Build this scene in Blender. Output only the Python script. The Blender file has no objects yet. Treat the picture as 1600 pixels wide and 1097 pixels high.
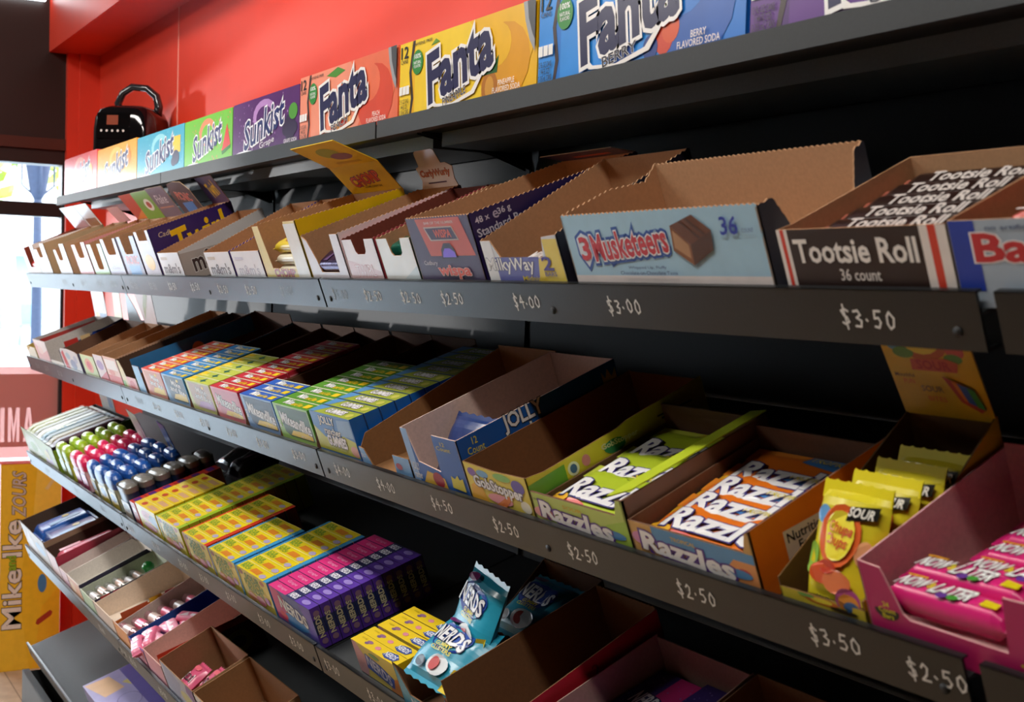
import bpy, math, random
from mathutils import Vector, Matrix
S = bpy.context.scene
C = S.collection
R = math.radians
random.seed(7)

# ---------------------------------------------------------------- camera
cd = bpy.data.cameras.new('camera'); cam = bpy.data.objects.new('camera', cd); C.objects.link(cam)
cam.location = (3.00837, -1.06394, 1.40)
def cam_axes(yaw, pitch, roll):
    cy, sy, cp, sp = math.cos(yaw), math.sin(yaw), math.cos(pitch), math.sin(pitch)
    f = Vector((-sy*cp, cy*cp, sp)); r = Vector((cy, sy, 0)); u = r.cross(f)
    c, s = math.cos(roll), math.sin(roll)
    return r*c+u*s, u*c-r*s, f
r_, u_, f_ = cam_axes(1.0495125, -0.0455352, 0.0301363)
cam.rotation_euler = Matrix((r_, u_, -f_)).transposed().to_euler()
cd.sensor_width = 36; cd.lens = 46.342; cd.clip_start = .05
cd.dof.use_dof = True; cd.dof.focus_distance = 1.95; cd.dof.aperture_fstop = 12
S.camera = cam
# ---------------------------------------------------------------- colour management
S.view_settings.view_transform = 'Standard'; S.view_settings.look = 'None'
S.view_settings.gamma = 1; S.view_settings.use_curve_mapping = False
S.view_settings.exposure = 0.3
S.cycles.use_denoising = True
S.cycles.max_bounces = 7; S.cycles.diffuse_bounces = 3; S.cycles.glossy_bounces = 3
S.cycles.transparent_max_bounces = 8; S.cycles.caustics_reflective = False; S.cycles.caustics_refractive = False
S.cycles.sample_clamp_indirect = 6
# ---------------------------------------------------------------- daylight
W = bpy.data.worlds.new('sky'); S.world = W; W.use_nodes = True
bg = W.node_tree.nodes['Background']; bg.inputs[0].default_value = (.88, .94, 1, 1); bg.inputs[1].default_value = 6.5
def lamp(name, typ, energy, loc, direction=None, color=(1, 1, 1), **kw):
    l = bpy.data.lights.new(name, typ); l.energy = energy; l.color = color
    for k, v in kw.items(): setattr(l, k, v)
    o = bpy.data.objects.new(name, l); o.location = loc
    if direction: o.rotation_euler = Vector(direction).to_track_quat('-Z', 'Y').to_euler()
    C.objects.link(o); return o
lamp('sun', 'SUN', 7, (-8, 6, 8), (.25, -.75, -.65), (1, .96, .9), angle=R(.6))
# added spot lamp, out of frame, standing in for an assumed low sun reflection
lamp('assumed_glint_spot', 'SPOT', 2900, (-12, -7.3, .62), (12, 7.1, .62), (1, .95, .93), shadow_soft_size=.22, spot_size=R(30), spot_blend=.2)
# assumed shop ceiling lamps over the aisle, added unseen above the frame
lamp('assumed_ceiling_lamp_mid', 'AREA', 28, (.2, -1.15, 2.78), (0, .25, -1), (1, .95, .89), shape='RECTANGLE', size=1.6, size_y=.3)
lamp('assumed_ceiling_lamp_near', 'AREA', 20, (2.3, -1.3, 2.78), (0, .25, -1), (1, .94, .87), shape='RECTANGLE', size=1.4, size_y=.12)

lamp('fill_lamp_far', 'AREA', 24, (-.9, -2.4, 2.78), (.1, .5, -1), (1, .95, .88), shape='RECTANGLE', size=1.6, size_y=.3)  # unseen fill added to lift the lower trays and the carton by the window

# ---------------------------------------------------------------- materials
MATS = {}
def lin(h):
    h = h.lstrip('#'); c = [int(h[i:i+2], 16)/255 for i in (0, 2, 4)]
    return [x/12.92 if x <= .04045 else ((x+.055)/1.055)**2.4 for x in c]
#        rough, metal, noise scale, noise depth, bump, coat
FIN = {'card': (.42, 0, 40, .04, .01, .04), 'kraft': (.85, 0, 260, .06, .03, 0), 'film': (.3, 0, 25, .05, .03, .15),
       'foil': (.22, .75, 60, .10, .25, 0), 'coat': (.38, 0, 300, .06, .03, 0), 'gloss': (.07, 0, 12, .02, 0, .6),
       'paint': (.4, 0, 6, .04, .01, 0), 'board': (.6, 0, 300, .06, .03, 0), 'rail': (.33, 0, 300, .06, .03, 0), 'matt': (.8, 0, 20, .10, .02, 0), 'metal': (.3, .9, 120, .06, .02, 0), 'ink': (.5, 0, 60, .02, 0, 0)}
def mat(h, fin='card'):
    k = (h, fin)
    if k in MATS: return MATS[k]
    m = bpy.data.materials.new('%s_%s' % (fin, h.lstrip('#'))); m.use_nodes = True
    n, L = m.node_tree.nodes, m.node_tree.links
    b = n['Principled BSDF']; ro, me, sc, dp, bu, co = FIN[fin]
    c = lin(h)
    b.inputs['Roughness'].default_value = ro; b.inputs['Metallic'].default_value = me
    if co: b.inputs['Coat Weight'].default_value = co; b.inputs['Coat Roughness'].default_value = .08
    t = n.new('ShaderNodeTexCoord'); z = n.new('ShaderNodeTexNoise'); z.inputs['Scale'].default_value = sc; z.inputs['Detail'].default_value = 2
    L.new(t.outputs['Object'], z.inputs['Vector'])
    r = n.new('ShaderNodeValToRGB'); r.color_ramp.elements[0].position = .3; r.color_ramp.elements[1].position = .7
    r.color_ramp.elements[0].color = [x*(1-dp) for x in c]+[1]; r.color_ramp.elements[1].color = [min(1, x*(1+dp)) for x in c]+[1]
    L.new(z.outputs['Fac'], r.inputs['Fac']); L.new(r.outputs['Color'], b.inputs['Base Color'])
    if bu:
        q = n.new('ShaderNodeBump'); q.inputs['Strength'].default_value = bu; q.inputs['Distance'].default_value = .002
        L.new(z.outputs['Fac'], q.inputs['Height']); L.new(q.outputs['Normal'], b.inputs['Normal'])
    MATS[k] = m; return m
def emit(h, s):
    k = (h, 'emit', s)
    if k not in MATS:
        m = bpy.data.materials.new('lit_'+h.lstrip('#')); m.use_nodes = True
        b = m.node_tree.nodes['Principled BSDF']; b.inputs['Emission Color'].default_value = lin(h)+[1]; b.inputs['Emission Strength'].default_value = s
        MATS[k] = m
    return MATS[k]
def glassy(name, tint, transp, diffuse=None, dfac=0.0):
    m = bpy.data.materials.new(name); m.use_nodes = True; n, L = m.node_tree.nodes, m.node_tree.links
    out = n['Material Output']; n.remove(n['Principled BSDF'])
    t = n.new('ShaderNodeBsdfTransparent'); t.inputs[0].default_value = tint+[1]
    g = n.new('ShaderNodeBsdfGlossy'); g.inputs['Roughness'].default_value = .03
    fr = n.new('ShaderNodeFresnel'); fr.inputs[0].default_value = 1.45
    mx = n.new('ShaderNodeMixShader'); L.new(fr.outputs[0], mx.inputs[0]); L.new(t.outputs[0], mx.inputs[1]); L.new(g.outputs[0], mx.inputs[2])
    last = mx
    if diffuse:
        d = n.new('ShaderNodeBsdfDiffuse'); d.inputs[0].default_value = diffuse+[1]
        tl = n.new('ShaderNodeBsdfTranslucent'); tl.inputs[0].default_value = diffuse+[1]
        m1 = n.new('ShaderNodeMixShader'); m1.inputs[0].default_value = .5; L.new(d.outputs[0], m1.inputs[1]); L.new(tl.outputs[0], m1.inputs[2])
        m2 = n.new('ShaderNodeMixShader'); m2.inputs[0].default_value = dfac; L.new(mx.outputs[0], m2.inputs[1]); L.new(m1.outputs[0], m2.inputs[2]); last = m2
    L.new(last.outputs[0], out.inputs[0]); return m
def asmat(m, fin='card'): return m if not isinstance(m, str) else mat(m, fin)

# ---------------------------------------------------------------- mesh builder
def FR(o, ex, ey):
    ex, ey = Vector(ex).normalized(), Vector(ey).normalized(); ez = ex.cross(ey)
    return Matrix(((ex.x, ey.x, ez.x, o[0]), (ex.y, ey.y, ez.y, o[1]), (ex.z, ey.z, ez.z, o[2]), (0, 0, 0, 1)))
GL = {}
def glyph(s, off):
    k = (s, off)
    if k in GL: return GL[k]
    cu = bpy.data.curves.new('t', 'FONT'); cu.body = s; cu.resolution_u = 2; cu.offset = off; cu.space_line = .85; cu.align_x = 'CENTER' if '\n' in s else 'LEFT'
    ob = bpy.data.objects.new('t', cu); me = ob.to_mesh()
    v = [(p.co.x, p.co.y) for p in me.vertices]; f = [tuple(p.vertices) for p in me.polygons]
    ob.to_mesh_clear(); bpy.data.objects.remove(ob); bpy.data.curves.remove(cu)
    GL[k] = (v, f); return GL[k]
class MB:
    def __init__(s): s.v, s.f, s.m, s.s, s.M, s.warp = [], [], [], [], Matrix(), None
    def add(s, vs, fs, m, sm=False, F=None):
        b = len(s.v)
        for p in vs:
            p = Vector(p)
            if s.warp: p = s.warp(p)
            if F: p = F @ p
            s.v.append(s.M @ p)
        for q in fs: s.f.append([b+i for i in q]); s.m.append(m); s.s.append(sm)
    def box(s, x0, y0, z0, x1, y1, z1, m, top=None, front=None, right=None, left=None):
        v = [(x0,y0,z0),(x1,y0,z0),(x1,y1,z0),(x0,y1,z0),(x0,y0,z1),(x1,y0,z1),(x1,y1,z1),(x0,y1,z1)]
        for q, mm in (((3,2,1,0), m), ((4,5,6,7), top or m), ((0,1,5,4), front or m), ((1,2,6,5), right or m), ((2,3,7,6), m), ((3,0,4,7), left or m)):
            s.add([v[i] for i in q], [(0,1,2,3)], mm)
    def poly(s, F, pts, m, e=0.0): s.add([(p[0], p[1], e) for p in pts], [tuple(range(len(pts)))], m, False, F)
    def slab(s, F, pts, th, mo, mi=None, me=None):
        n = len(pts); mi = mi or mo; me = me or mi
        s.add([(p[0], p[1], 0) for p in pts], [tuple(range(n))], mo, False, F)
        s.add([(p[0], p[1], -th) for p in pts], [tuple(range(n))[::-1]], mi, False, F)
        s.add([(p[0], p[1], 0) for p in pts]+[(p[0], p[1], -th) for p in pts], [(i, i+n, (i+1) % n+n, (i+1) % n) for i in range(n)], me, False, F)
    def text(s, F, t, x, y, w, h, m, e, out=None, ow=.05, bold=.012, sh=0, rot=0):
        v0, _ = glyph(t, 0.0)
        if not v0: return
        ax, bx = min(p[0] for p in v0), max(p[0] for p in v0); ay, by = min(p[1] for p in v0), max(p[1] for p in v0)
        sx, sy = w/max(bx-ax, 1e-6), h/max(by-ay, 1e-6); c, q = math.cos(rot), math.sin(rot)
        for off, mm, ee in (((ow*.48+bold*.55, out, e),) if out else ()) + ((bold*.55, m, e+.00006),):
            v, f = glyph(t, off); o = []
            for p in v:
                X, Y = (p[0]-ax)*sx, (p[1]-ay)*sy; X += sh*(Y-h/2); X -= w/2; Y -= h/2
                o.append((x+w/2+X*c-Y*q, y+h/2+X*q+Y*c, ee))
            s.add(o, f, mm, False, F)
    def art(s, F, w, h, items, fin='card', e=.0002):
        cl = lambda v: min(.995, max(.005, v))
        for it in items:
            k = it[0]
            if k == 't':
                _, t, x, y, tw, thh, col = it[:7]; o = it[7] if len(it) > 7 else {}
                s.text(F, t, x*w, y*h, tw*w, thh*h, mat(col, fin), e, out=mat(o['out'], fin) if 'out' in o else None, ow=o.get('ow', .05), bold=o.get('b', .015), sh=o.get('sh', 0), rot=R(o.get('rot', 0))); e += .0001
            elif k == 'r': s.poly(F, [(it[1]*w, it[2]*h), ((it[1]+it[3])*w, it[2]*h), ((it[1]+it[3])*w, (it[2]+it[4])*h), (it[1]*w, (it[2]+it[4])*h)], mat(it[5], fin), e)
            elif k == 'e': s.poly(F, [(cl(it[1]+it[3]*math.cos(a*math.pi/8))*w, cl(it[2]+it[4]*math.sin(a*math.pi/8))*h) for a in range(16)], mat(it[5], fin), e)
            elif k == 'p': s.poly(F, [(cl(p[0])*w, cl(p[1])*h) for p in it[1]], mat(it[2], fin), e)
            elif k == 'dots':
                rr = random.Random(it[2])
                for _ in range(it[1]):
                    cx, cy, q = rr.uniform(.03, .97), rr.uniform(.05, .95), it[3]*rr.uniform(.5, 1.2)
                    s.poly(F, [(cx*w+q*math.cos(a*math.pi/3), cy*h+q*math.sin(a*math.pi/3)) for a in range(6)], mat(it[4], fin), e)
            e += .00007
        return e
    def stroke(s, F, pts, wd, m, e):
        for a, b in zip(pts, pts[1:]):
            d = Vector((b[0]-a[0], b[1]-a[1])); L = d.length or 1e-6; d /= L; n = Vector((-d.y, d.x))*wd/2; d *= wd*.4
            q = [(a[0]-d.x+n.x, a[1]-d.y+n.y), (a[0]-d.x-n.x, a[1]-d.y-n.y), (b[0]+d.x-n.x, b[1]+d.y-n.y), (b[0]+d.x+n.x, b[1]+d.y+n.y)]
            s.poly(F, q, m, e); e += .00002
    def tube(s, path, rad, m, seg=10, cap=True):
        rad = rad if isinstance(rad, (list, tuple)) else [rad]*len(path); P = [Vector(p) for p in path]; rings = []
        for i, p in enumerate(P):
            t = (P[min(i+1, len(P)-1)]-P[max(i-1, 0)]).normalized(); a = t.orthogonal().normalized() if i == 0 else (a-t*a.dot(t)).normalized(); b = t.cross(a)
            rings += [p+(a*math.cos(k*2*math.pi/seg)+b*math.sin(k*2*math.pi/seg))*rad[i] for k in range(seg)]
        fs = [(i*seg+k, i*seg+(k+1) % seg, (i+1)*seg+(k+1) % seg, (i+1)*seg+k) for i in range(len(P)-1) for k in range(seg)]
        if cap: fs += [tuple(range(seg))[::-1], tuple((len(P)-1)*seg+k for k in range(seg))]
        s.add(rings, fs, m, True)
    def build(s, name, parent=None, M=None):
        me = bpy.data.meshes.new(name); me.from_pydata([tuple(v) for v in s.v], [], s.f)
        ids = {}
        for i, p in enumerate(me.polygons):
            m = s.m[i]
            if m not in ids: ids[m] = len(ids); me.materials.append(m)
            p.material_index = ids[m]; p.use_smooth = s.s[i]
        me.update(); o = bpy.data.objects.new(name, me); C.objects.link(o)
        if parent: o.parent = parent
        if M is not None: put(o, M)
        return o
def put(o, M): o.location = M.to_translation(); o.rotation_euler = M.to_euler()
def tag(o, label, cat, group=None, kind=None):
    if label: o['label'] = label
    if cat: o['category'] = cat
    if group: o['group'] = group
    if kind: o['kind'] = kind
    return o
def thing(name, label, cat, M=None, group=None):
    o = bpy.data.objects.new(name, None); o.empty_display_size = .05; C.objects.link(o)
    if M is not None: put(o, M)
    return tag(o, label, cat, group)
def struct(o): o['kind'] = 'structure'; return o
def copy_tree(o, M):
    c = o.copy(); C.objects.link(c); put(c, M)
    for ch in [x for x in bpy.data.objects if x.parent == o]:
        d = ch.copy(); C.objects.link(d); d.parent = c
    return c
ORD = ['first', 'second', 'third', 'fourth', 'fifth', 'sixth', 'seventh', 'eighth', 'ninth', 'tenth', 'eleventh', 'twelfth', 'thirteenth']
T = Matrix.Translation
def RX(a): return Matrix.Rotation(R(a), 4, 'X')
def RY(a): return Matrix.Rotation(R(a), 4, 'Y')
def RZ(a): return Matrix.Rotation(R(a), 4, 'Z')

# ---------------------------------------------------------------- shop shell
GR = '#292d30'
b = MB(); b.box(-2, -4.6, -.05, 6, .1, 0, mat('#b59a7a', 'matt'))
for i in range(23): b.box(-2, -4.5+i*.2, 0, 6, -4.497+i*.2, .0006, mat('#7d664c', 'matt'))
struct(b.build('floor'))
b = MB(); b.box(-2.1, -4.6, 2.9, 6, .1, 2.95, mat('#3a3634', 'matt')); struct(b.build('ceiling'))
RED = mat('#de3a22', 'paint')
b = MB(); b.box(-2.1, .02, 0, 6, .1, 2.9, RED)
b.box(-.92, .0185, 1.66, -.914, .02, 2.9, mat('#f4b0a0', 'paint'))
struct(b.build('wall_back'))
b = MB(); b.box(6, -4.6, 0, 6.1, .1, 2.9, mat('#4a4643', 'matt')); struct(b.build('wall_right'))
b = MB(); b.box(-2.1, -4.7, 0, 6.1, -4.6, 2.9, mat('#6b625c', 'matt')); struct(b.build('wall_front'))
# red corner post and bulkhead
b = MB(); b.box(-2.1, -.05, 0, -1.95, .02, 2.9, RED); b.box(-2.1, -.09, 0, -1.97, -.05, 2.9, RED); struct(b.build('column'))
b = MB(); b.box(-2.02, -.15, 2.21, 6, .02, 2.9, RED); struct(b.build('beam'))
# shopfront: dark brown header, transom bar, glass, sill
DK = '#1c1512'; WEND = -1.75
b = MB(); b.box(-2.1, -4.6, 1.808, -2.0, -.09, 2.9, mat('#241510', 'paint'))
b.box(-2.0, -4.6, 1.86, -1.985, -.09, 1.90, mat('#4a1f10', 'paint')); b.box(-2.1, -4.6, 0, -2.0, WEND, 1.81, mat('#3c302a', 'matt'))  # unseen solid pier added up to WEND, limiting how far window light reaches
b.box(-2.1, WEND, 0, -2.0, -.09, .06, mat(DK, 'paint')); struct(b.build('wall_left'))
win = MB(); win.box(-2.06, WEND, 1.618, -2.0, -.09, 1.668, mat(DK, 'paint')); win.box(-2.06, -.1, .06, -1.995, -.075, 1.808, mat('#20282a', 'paint'))
win.box(-2.06, WEND, .06, -2.0, WEND+.03, 1.808, mat(DK, 'paint')); wf = struct(win.build('window_1'))
b = MB(); b.box(-2.034, WEND, .06, -2.028, -.09, 1.808, glassy('window_glass', [.97, .985, .99], 1)); o = b.build('window_pane', wf)
# pink lettered film on the lower glass
b = MB(); FB = FR((-2.02, -.09, .775), (0, -1, 0), (0, 0, 1))
film = glassy('pink_film', [.95, .8, .78], 1, lin('#dcaaa2'), .9); pale = glassy('pale_film', [.98, .9, .9], 1, lin('#f0cac6'), .82)
FW = FR((-2.02, WEND, .70), (0, 1, 0), (0, 0, 1)); LW = -.09-WEND
b.slab(FW, [(0, .04), (LW, .04), (LW, .372), (0, .372)], .001, pale)
Q = lambda pts: b.slab(T((-.0018, 0, 0)) @ FW if 0 else T((.0018, 0, 0)) @ FW, pts, .001, film)
rect = lambda x0, x1, y0, y1: Q([(x0, y0), (x1, y0), (x1, y1), (x0, y1)])
X0, Y0, HH = LW-.208, .098, .125
rect(0, LW, .08, Y0); rect(0, LW, Y0+HH, .345); rect(0, X0, Y0, Y0+HH)
cells = [(.014, []), (.040, [[(.26,0),(.26,.68),(.46,0)], [(.54,0),(.74,.68),(.74,0)], [(.3,1),(.5,.45),(.7,1)]]), (.038, [[(0,0),(.34,1),(0,1)], [(1,0),(1,1),(.66,1)], [(.3,0),(.7,0),(.62,.26),(.38,.26)], [(.42,.42),(.58,.42),(.5,.78)]])]
cx = X0
for wd, holes in cells:
    for h in holes: Q([(cx+x*wd, Y0+y*HH) for x, y in h])
    rect(cx+wd, cx+wd+.012, Y0, Y0+HH); cx += wd+.012
rect(cx, LW, Y0, Y0+HH)
tag(b.build('window_sign'), 'pink lettered film sign across the lower shop window', 'sign')
# linear light along the header
b = MB(); b.box(-1.985, -1.3, 2.385, -1.965, -.17, 2.41, emit('#f4fbff', 5)); o = tag(b.build('linear_light'), 'thin white linear light high on the dark brown header', 'light')

# ---------------------------------------------------------------- street outside
b = MB(); b.box(-60, -30, -.12, -2.1, 40, -.1, mat('#9aa6b0', 'matt')); b.box(-19.5, -30, -.1, -17.2, 40, -.09, mat('#c9ced2', 'matt'))
struct(b.build('street_ground'))
bd = thing('street_building', 'pale building with a white awning across the street', 'building', T((-40, 4.5, -.1)))
b = MB(); b.box(-6, -14, 0, 0, 16, 8, mat('#eef0f2', 'matt'))
b.build('wall', bd)
b = MB(); b.slab(FR((.02, -3.5, 3.4), (0, 1, 0), (.6, 0, -.8)), [(0, 0), (7, 0), (7, 1.6), (0, 1.6)], .05, mat('#fbfbfb', 'matt')); b.build('awning', bd)
for i, y in enumerate((-5.5, -3.2, -.9, 1.4, 3.7)):
    b = MB(); b.box(-.02, y, .2, .06, y+1.7, 2.3, mat(('#b59a84', '#8ea0ac', '#c9a79a', '#a4b4bb', '#b0a090')[i], 'paint')); b.build('shopfront', bd)
lp = thing('street_lamp', 'slate blue street lamp post with a lantern head', 'street lamp', T((-14, 1.93, -.1)))
BL = mat('#2c3850', 'matt')
b = MB(); b.tube([(0,0,0),(0,0,.4),(0,0,1.7),(0,0,2.45)], [.09,.07,.055,.05], BL); b.build('post', lp)
b = MB(); b.tube([(0,0,2.45),(0,0,2.52),(0,0,2.56),(0,0,2.9),(0,0,2.98),(0,0,3.05)], [.05,.09,.1,.155,.17,.03], BL, 12)
for a in range(4):
    x, y = math.cos(a*math.pi/2)*.19, math.sin(a*math.pi/2)*.19
    b.tube([(x*.3,y*.3,2.5),(x,y,2.62),(x,y,2.88),(x*.5,y*.5,3.0)], .014, BL, 6)
b.build('lantern', lp)
def tree(M, label, sc, seed):
    t = thing('street_tree', label, 'tree', M); rr = random.Random(seed)
    b = MB(); b.tube([(0,0,0),(.05,0,1.5*sc),(-.1,.1,3*sc)], [.16*sc,.12*sc,.05*sc], mat('#6a5642', 'matt')); b.build('trunk', t)
    b = MB(); g = [mat(h, 'matt') for h in ('#8fae3a', '#a9c44e', '#74962f', '#c4d46a')]
    for _ in range(900):
        d = Vector((rr.gauss(0, 1), rr.gauss(0, 1), rr.gauss(0, .7))).normalized()*rr.uniform(.5, 1)*1.9*sc; d.z += 4*sc
        n = Vector((rr.gauss(0,1), rr.gauss(0,1), rr.gauss(0,1))).normalized(); a = n.orthogonal()*.16*sc; c = n.cross(a)
        b.add([d-a, d-c*.5, d+a, d+c*.5], [(0,1,2,3)], rr.choice(g))
    b.build('crown', t)
tree(T((-27, 2.0, -.1)), 'leafy green street tree behind the lamp post', .95, 3)
tree(T((-30, 6.9, -.1)), 'second pale green street tree farther behind the lamp post', 1.0, 5)
def chair(M, label):
    t = thing('cafe_chair', label, 'chair', M, 'cafe chairs on the far pavement'); m = mat('#7fa6bf', 'paint')
    b = MB(); b.box(-.22,-.22,.43,.22,.22,.46,m); b.build('seat', t)
    b = MB(); b.box(-.22,.19,.46,.22,.22,.9,m); b.build('backrest', t)
    for x in (-.2,.2):
        for y in (-.2,.2): q = MB(); q.tube([(x*1.1,y*1.1,0),(x,y,.44)], .015, m, 6); q.build('leg', t)
for i, (x, y, a) in enumerate(((-24.5, 2.75, 20), (-25.5, 3.35, 200), (-27, 4.1, 75))):
    chair(T((x, y, -.1)) @ RZ(a), 'pale blue cafe chair on the far pavement, %s' % ('beside the lamp post', 'facing the parasol', 'apart from the other two')[i])
pr = thing('parasol', 'grey cafe parasol opened over the far pavement', 'parasol', T((-23.0, 2.1, -.1)))
b = MB(); b.tube([(0,0,0),(0,0,2.0)], .03, mat('#9aa4ac','metal'), 8); b.build('pole', pr)
b = MB(); b.tube([(0,0,1.75),(0,0,2.2)], [1.0,.03], mat('#97a5b2','matt'), 8); b.build('canopy', pr)

# ---------------------------------------------------------------- the shelving
TH = 20.5
SH = {2: (-.352, 1.410), 3: (-.349, 1.160), 4: (-.345, .869), 5: (-.346, .580), 6: (-.338, .275)}
N0 = -.015
def SM(k, x=0, t=0, n=0): return T((0,)+SH[k]) @ RX(TH) @ T((x, t, n))
STR = {'$': [[(.75,.8),(.5,.92),(.2,.78),(.3,.58),(.65,.45),(.72,.22),(.4,.1),(.12,.22)], [(.42,1.1),(.5,-.12)]],
 '0': [[(.5,.9),(.2,.72),(.15,.35),(.4,.08),(.72,.2),(.82,.6),(.5,.9)]], '2': [[(.15,.7),(.4,.92),(.72,.75),(.55,.4),(.12,.06),(.85,.1)]],
 '3': [[(.15,.85),(.6,.9),(.7,.7),(.38,.52),(.75,.38),(.62,.1),(.15,.1)]], '4': [[(.55,.95),(.1,.4),(.85,.42)], [(.6,.75),(.62,0)]],
 '5': [[(.8,.92),(.3,.9),(.22,.55),(.6,.58),(.78,.35),(.55,.08),(.15,.1)]], '.': [[(.1,.42),(.2,.36)]], '1': [[(.3,.75),(.5,.95),(.48,.05)]]}
INK = mat('#e8e6e2', 'ink'); FAINT = mat('#a9abaa', 'ink')
def price(b, F, t, x, y, w, h, m, wd):
    tot = sum(.55 if c == '.' else 1 for c in t); u = w/tot; rr = random.Random(t+str(round(x, 3)))
    for c in t:
        for st in STR[c]: b.stroke(F, [(x+p[0]*u*.86+rr.uniform(-.04,.04)*u, y+p[1]*h+rr.uniform(-.03,.03)*h) for p in st], wd, m, .0004)
        x += u*(.55 if c == '.' else 1); y += rr.uniform(-.0012, .0012)
PR = {2: [(-.66,'$2.00',0),(-.42,'$2.00',0),(-.24,'$2.50',0),(-.1,'$2.00',0),(.09,'$2.50',0),(.25,'$2.50',0),(.4,'$2.50',1),(.557,'$2.50',1),(.726,'$2.50',1),(.88,'$2.50',1),(1.052,'$1.00',0),(1.268,'$1.00',0),(1.382,'$2.50',1),(1.5,'$2.50',1),(1.615,'$2.50',1),(1.79,'$4.00',1),(1.973,'$3.00',1),(2.291,'$3.50',1)],
 3: [(-1.05,'$2.50',0),(-.905,'$3.00',0),(-.718,'$2.50',0),(.145,'$3.00',0),(.287,'$3.00',1),(.452,'$3.00',1),(.624,'$3.00',1),(.784,'$3.00',1),(.945,'$3.00',1),(1.112,'$3.00',1),(1.284,'$4.00',1),(1.433,'$4.00',1),(1.597,'$4.50',1),(1.754,'$2.50',1),(1.911,'$2.50',1),(2.095,'$2.50',1),(2.268,'$3.50',1),(2.369,'$2.50',1)],
 4: [(-.9,'$3.00',0),(-.5,'$3.00',0),(-.2,'$3.00',0),(.073,'$3.00',1),(.285,'$3.00',1),(.485,'$3.00',1),(.626,'$3.00',1),(.788,'$3.00',1),(.961,'$3.00',1),(1.11,'$3.00',1),(1.255,'$3.00',1),(1.411,'$3.00',1),(1.57,'$4.00',1),(1.73,'$3.00',1)],
 5: [(-.188,'$3.00',1),(.03,'$3.00',1),(.115,'$2.50',1),(.363,'$3.00',1),(.55,'$3.00',1)], 6: []}
SECT = [(-1.2, -.002), (.002, 1.197), (1.203, 2.394), (2.409, 3.3)]
POS = ['at the street end', 'next to the window end', 'in the middle bays', 'at the aisle end']
ROWN = {2: 'second tier from the top', 3: 'third tier from the top', 4: 'fourth tier from the top', 5: 'fifth tier from the top', 6: 'lowest tier'}
CO = mat(GR, 'board'); CO2 = mat('#202425', 'coat')
def bay(k):
    for i, (x0, x1) in enumerate(SECT):
        if k > 4 and i > 2: continue
        extra = {6: ', empty but for a purple box' if i == 0 else ''}.get(k, '')
        o = thing('gondola_shelf', 'sloping dark grey metal shelf %s, %s' % (POS[i], ROWN[k]), 'shelf', SM(k, x0, 0, 0), 'sloping shelves of the display')
        w = x1-x0
        b = MB(); TD = (-SH[k][0]-.004)/math.cos(R(TH))-.007; b.box(0, 0, N0-.0035, w, TD, N0-.0005, CO); b.build('shelf_board', o)
        b = MB(); RL = mat('#131618', 'rail'); b.box(0, -.0025, -.044, w, 0, 0, RL); b.box(0, 0, -.044, w, .012, -.0415, RL); b.box(0, -.0025, -.0015, w, .004, 0, RL)
        F = FR((0, -.0025, 0), (1, 0, 0), (0, 0, 1))
        for px, t, br in PR[k]:
            if x0 < px < x1: price(b, F, t, px-x0-.03, -.03, .058, .0155, INK if br else FAINT, .0018 if br else .0012)
        b.build('price_rail', o)
        for sx in (.022, w-.022) + ((w/2+.04,) if k < 4 else ()):
            b = MB(); b.tube([(sx, -.0035, -.03), (sx, -.0020, -.03)], .0042, mat('#0e0f11', 'board'), 8); b.build('screw', o)
        for sx in (.004, w-.006):
            b = MB(); b.slab(FR((sx, 0, 0), (0, 1, 0), (0, 0, 1)), [(.02, -.022), (.28, -.075), (TD-.03, -.085), (TD-.003, N0-.004), (.02, N0-.004)], .002, CO2); b.build('bracket', o)
for k in (2, 3, 4, 5, 6): bay(k)
Z1 = 1.640
for i, (x0, x1) in enumerate(SECT):
    o = thing('gondola_shelf', 'flat dark grey top shelf under the soda cartons, %s' % POS[i], 'shelf', T((x0, -.267, Z1)), 'flat top shelves of the display'); w = x1-x0
    b = MB(); b.box(0, 0, -.004, w, .2852, 0, CO); b.build('shelf_board', o)
    b = MB(); b.box(0, -.002, -.0205, w, 0, .0045, CO); b.box(0, 0, -.0205, w, .014, -.018, CO); b.build('price_rail', o)
    b = MB(); b.box(.012, .10, -.026, w-.012, .235, -.0045, mat('#7f8789', 'coat')); b.build('stiffener', o)  # grey lightened to paint in the lit band beneath the shelf
    for sx in (.004, w-.006):
        b = MB(); b.slab(FR((sx, 0, 0), (0, 1, 0), (0, 0, 1)), [(.07, -.008), (.2, -.03), (.262, -.05), (.262, -.005), (.07, -.005)], .002, CO2); b.build('bracket', o)
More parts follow.
